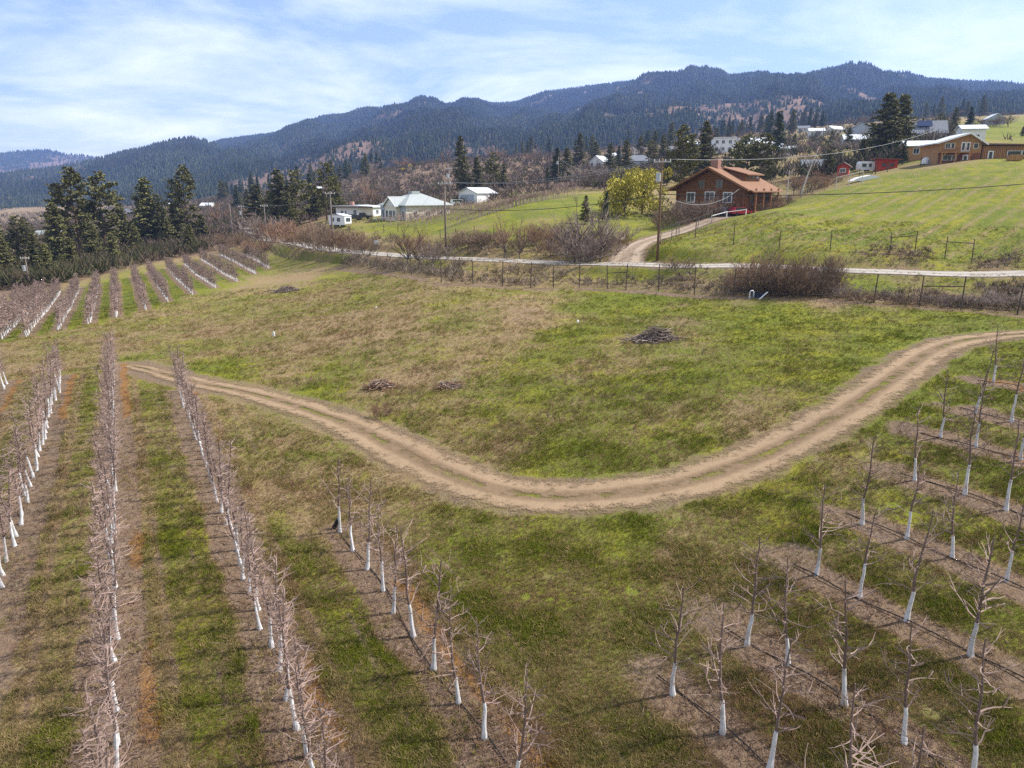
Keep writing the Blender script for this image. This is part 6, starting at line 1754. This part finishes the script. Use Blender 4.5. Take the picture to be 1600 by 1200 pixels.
young_rows('rows of young bare trees on the slope below the white house', [((590 + 14 * k, 176 - 3 * k), (720 + 16 * k, 196 - 3.2 * k), 34) for k in range(6)], 3)
young_rows('pale young tree rows on the slope right of the white house', [((700 + 16 * k, 150 + 4 * k), (800 + 18 * k, 172 + 4 * k), 26) for k in range(7)], 4)
young_rows('pinkish young tree rows below the hillside shelter', [((800 + 10 * k, 225 + 6 * k), (960 - 4 * k, 225 + 7 * k), 30) for k in range(7)], 5)

def brush(name, label, n, area, hmin, hmax, cols, shape_r=.42, thr=.5, sc=.05, cat='brush', flt=None):
    (a0, a1), (y0, y1) = area
    px = RNG.uniform(a0, a1, n); Y = np.exp(RNG.uniform(math.log(y0), math.log(y1), n))
    x = (px - 800) / FPX * (Y * math.cos(PITCH) + 2)
    g_, s_, _ = cover(x, Y)
    nz = fbm(x * sc, Y * sc, 171, 4)
    dR, _ = poly_near(ROAD[::3], x, Y); dD, _ = poly_near(DRIVE[::2], x, Y)
    ok = (s_ + .8 * (nz - .5) > thr) & (dR > 4.2) & (dD > 3.2) & (Y > np.interp(px, [300, 330, 385, 440, 540, 643, 700], [0, 245, 205, 152, 128, 102, 60]))
    if flt is not None: ok &= flt(px, x, Y)
    x, Y, nz = x[ok], Y[ok], nz[ok]
    z = ground_z(x, Y)
    h = RNG.uniform(hmin, hmax, len(x)); w = h * RNG.uniform(.8, 1.5, len(x))
    c = np.array(cols)[RNG.integers(0, len(cols), len(x))] * RNG.uniform(.6, 1.3, (len(x), 1))
    sh = []
    for k in range(7):
        a = k * 2.4; d = .10 + .3 * ((k * 5) % 7) / 7
        sh.append((.05, 1.0 - .05 * (k % 3), 3, (d * math.cos(a), d * math.sin(a), .42), (-.55 * math.sin(a), .55 * math.cos(a), a)))
    o = scatter(name, np.c_[x, Y, z], np.c_[RNG.normal(0, .2, (len(x), 2)), RNG.uniform(0, 6.3, len(x))], np.c_[w, w, h], c, sh, M['brush'])
    setp(o, label, cat, kind='stuff')
def beyond_fence(px, x, Y):
    return Y > np.array([FY(q) for q in px]) + .4
brush('hillside_brush', 'brown and reddish bare brush over the hillside below the forest', 24000, ((330, 1600), (215, 950)), .7, 3.4, [(.115, .085, .070), (.15, .11, .092), (.085, .065, .05), (.075, .075, .035)], thr=.60)
brush('hillside_shrubs', 'dark green and brown garden shrubs between the hillside houses', 2600, ((1175, 1470), (188, 430)), 1.2, 4.2, [(.05, .06, .022), (.075, .075, .03), (.12, .09, .065), (.16, .125, .10)], thr=-9, sc=.1, flt=lambda px, x, Y: fbm(x * .06, Y * .06, 231, 3) > .50)
brush('valley_brush', 'dull brush on the valley floor behind the left pines', 9000, ((-60, 420), (215, 900)), 1.2, 4.0, [(.15, .105, .085), (.18, .13, .11), (.09, .07, .04), (.06, .065, .03)], thr=.42)
brush('bank_brambles', 'grey-brown brambles and dead stalks along the road banks', 16000, ((500, 1660), (58, 135)), .25, .85, [(.22, .16, .115), (.16, .11, .075), (.27, .21, .155), (.11, .09, .045)], thr=.42, sc=.2, flt=beyond_fence)
def row_ends(px, x, Y):
    z = ground_z(x, Y); qx, qy = project(x, Y, z)
    return qy < far_end(qx) - 2
brush('row_end_scrub', 'dark scrub and saplings on the slope under the left pines', 5000, ((-60, 345), (150, 300)), .4, 3.4, [(.06, .062, .025), (.085, .075, .035), (.12, .085, .06), (.05, .05, .022)], thr=-9, sc=.1, flt=row_ends)
brush('roadside_scrub', 'brown dead scrub along the road at the far left orchard corner', 5500, ((380, 760), (98, 215)), .3, 1.1, [(.20, .14, .10), (.13, .105, .06), (.27, .21, .15)], thr=.40, sc=.2, flt=lambda px, x, Y: Y > np.interp(px, [330, 385, 440, 540, 643, 700, 760], [245, 200, 152, 131, 106, 92.5, 90]))
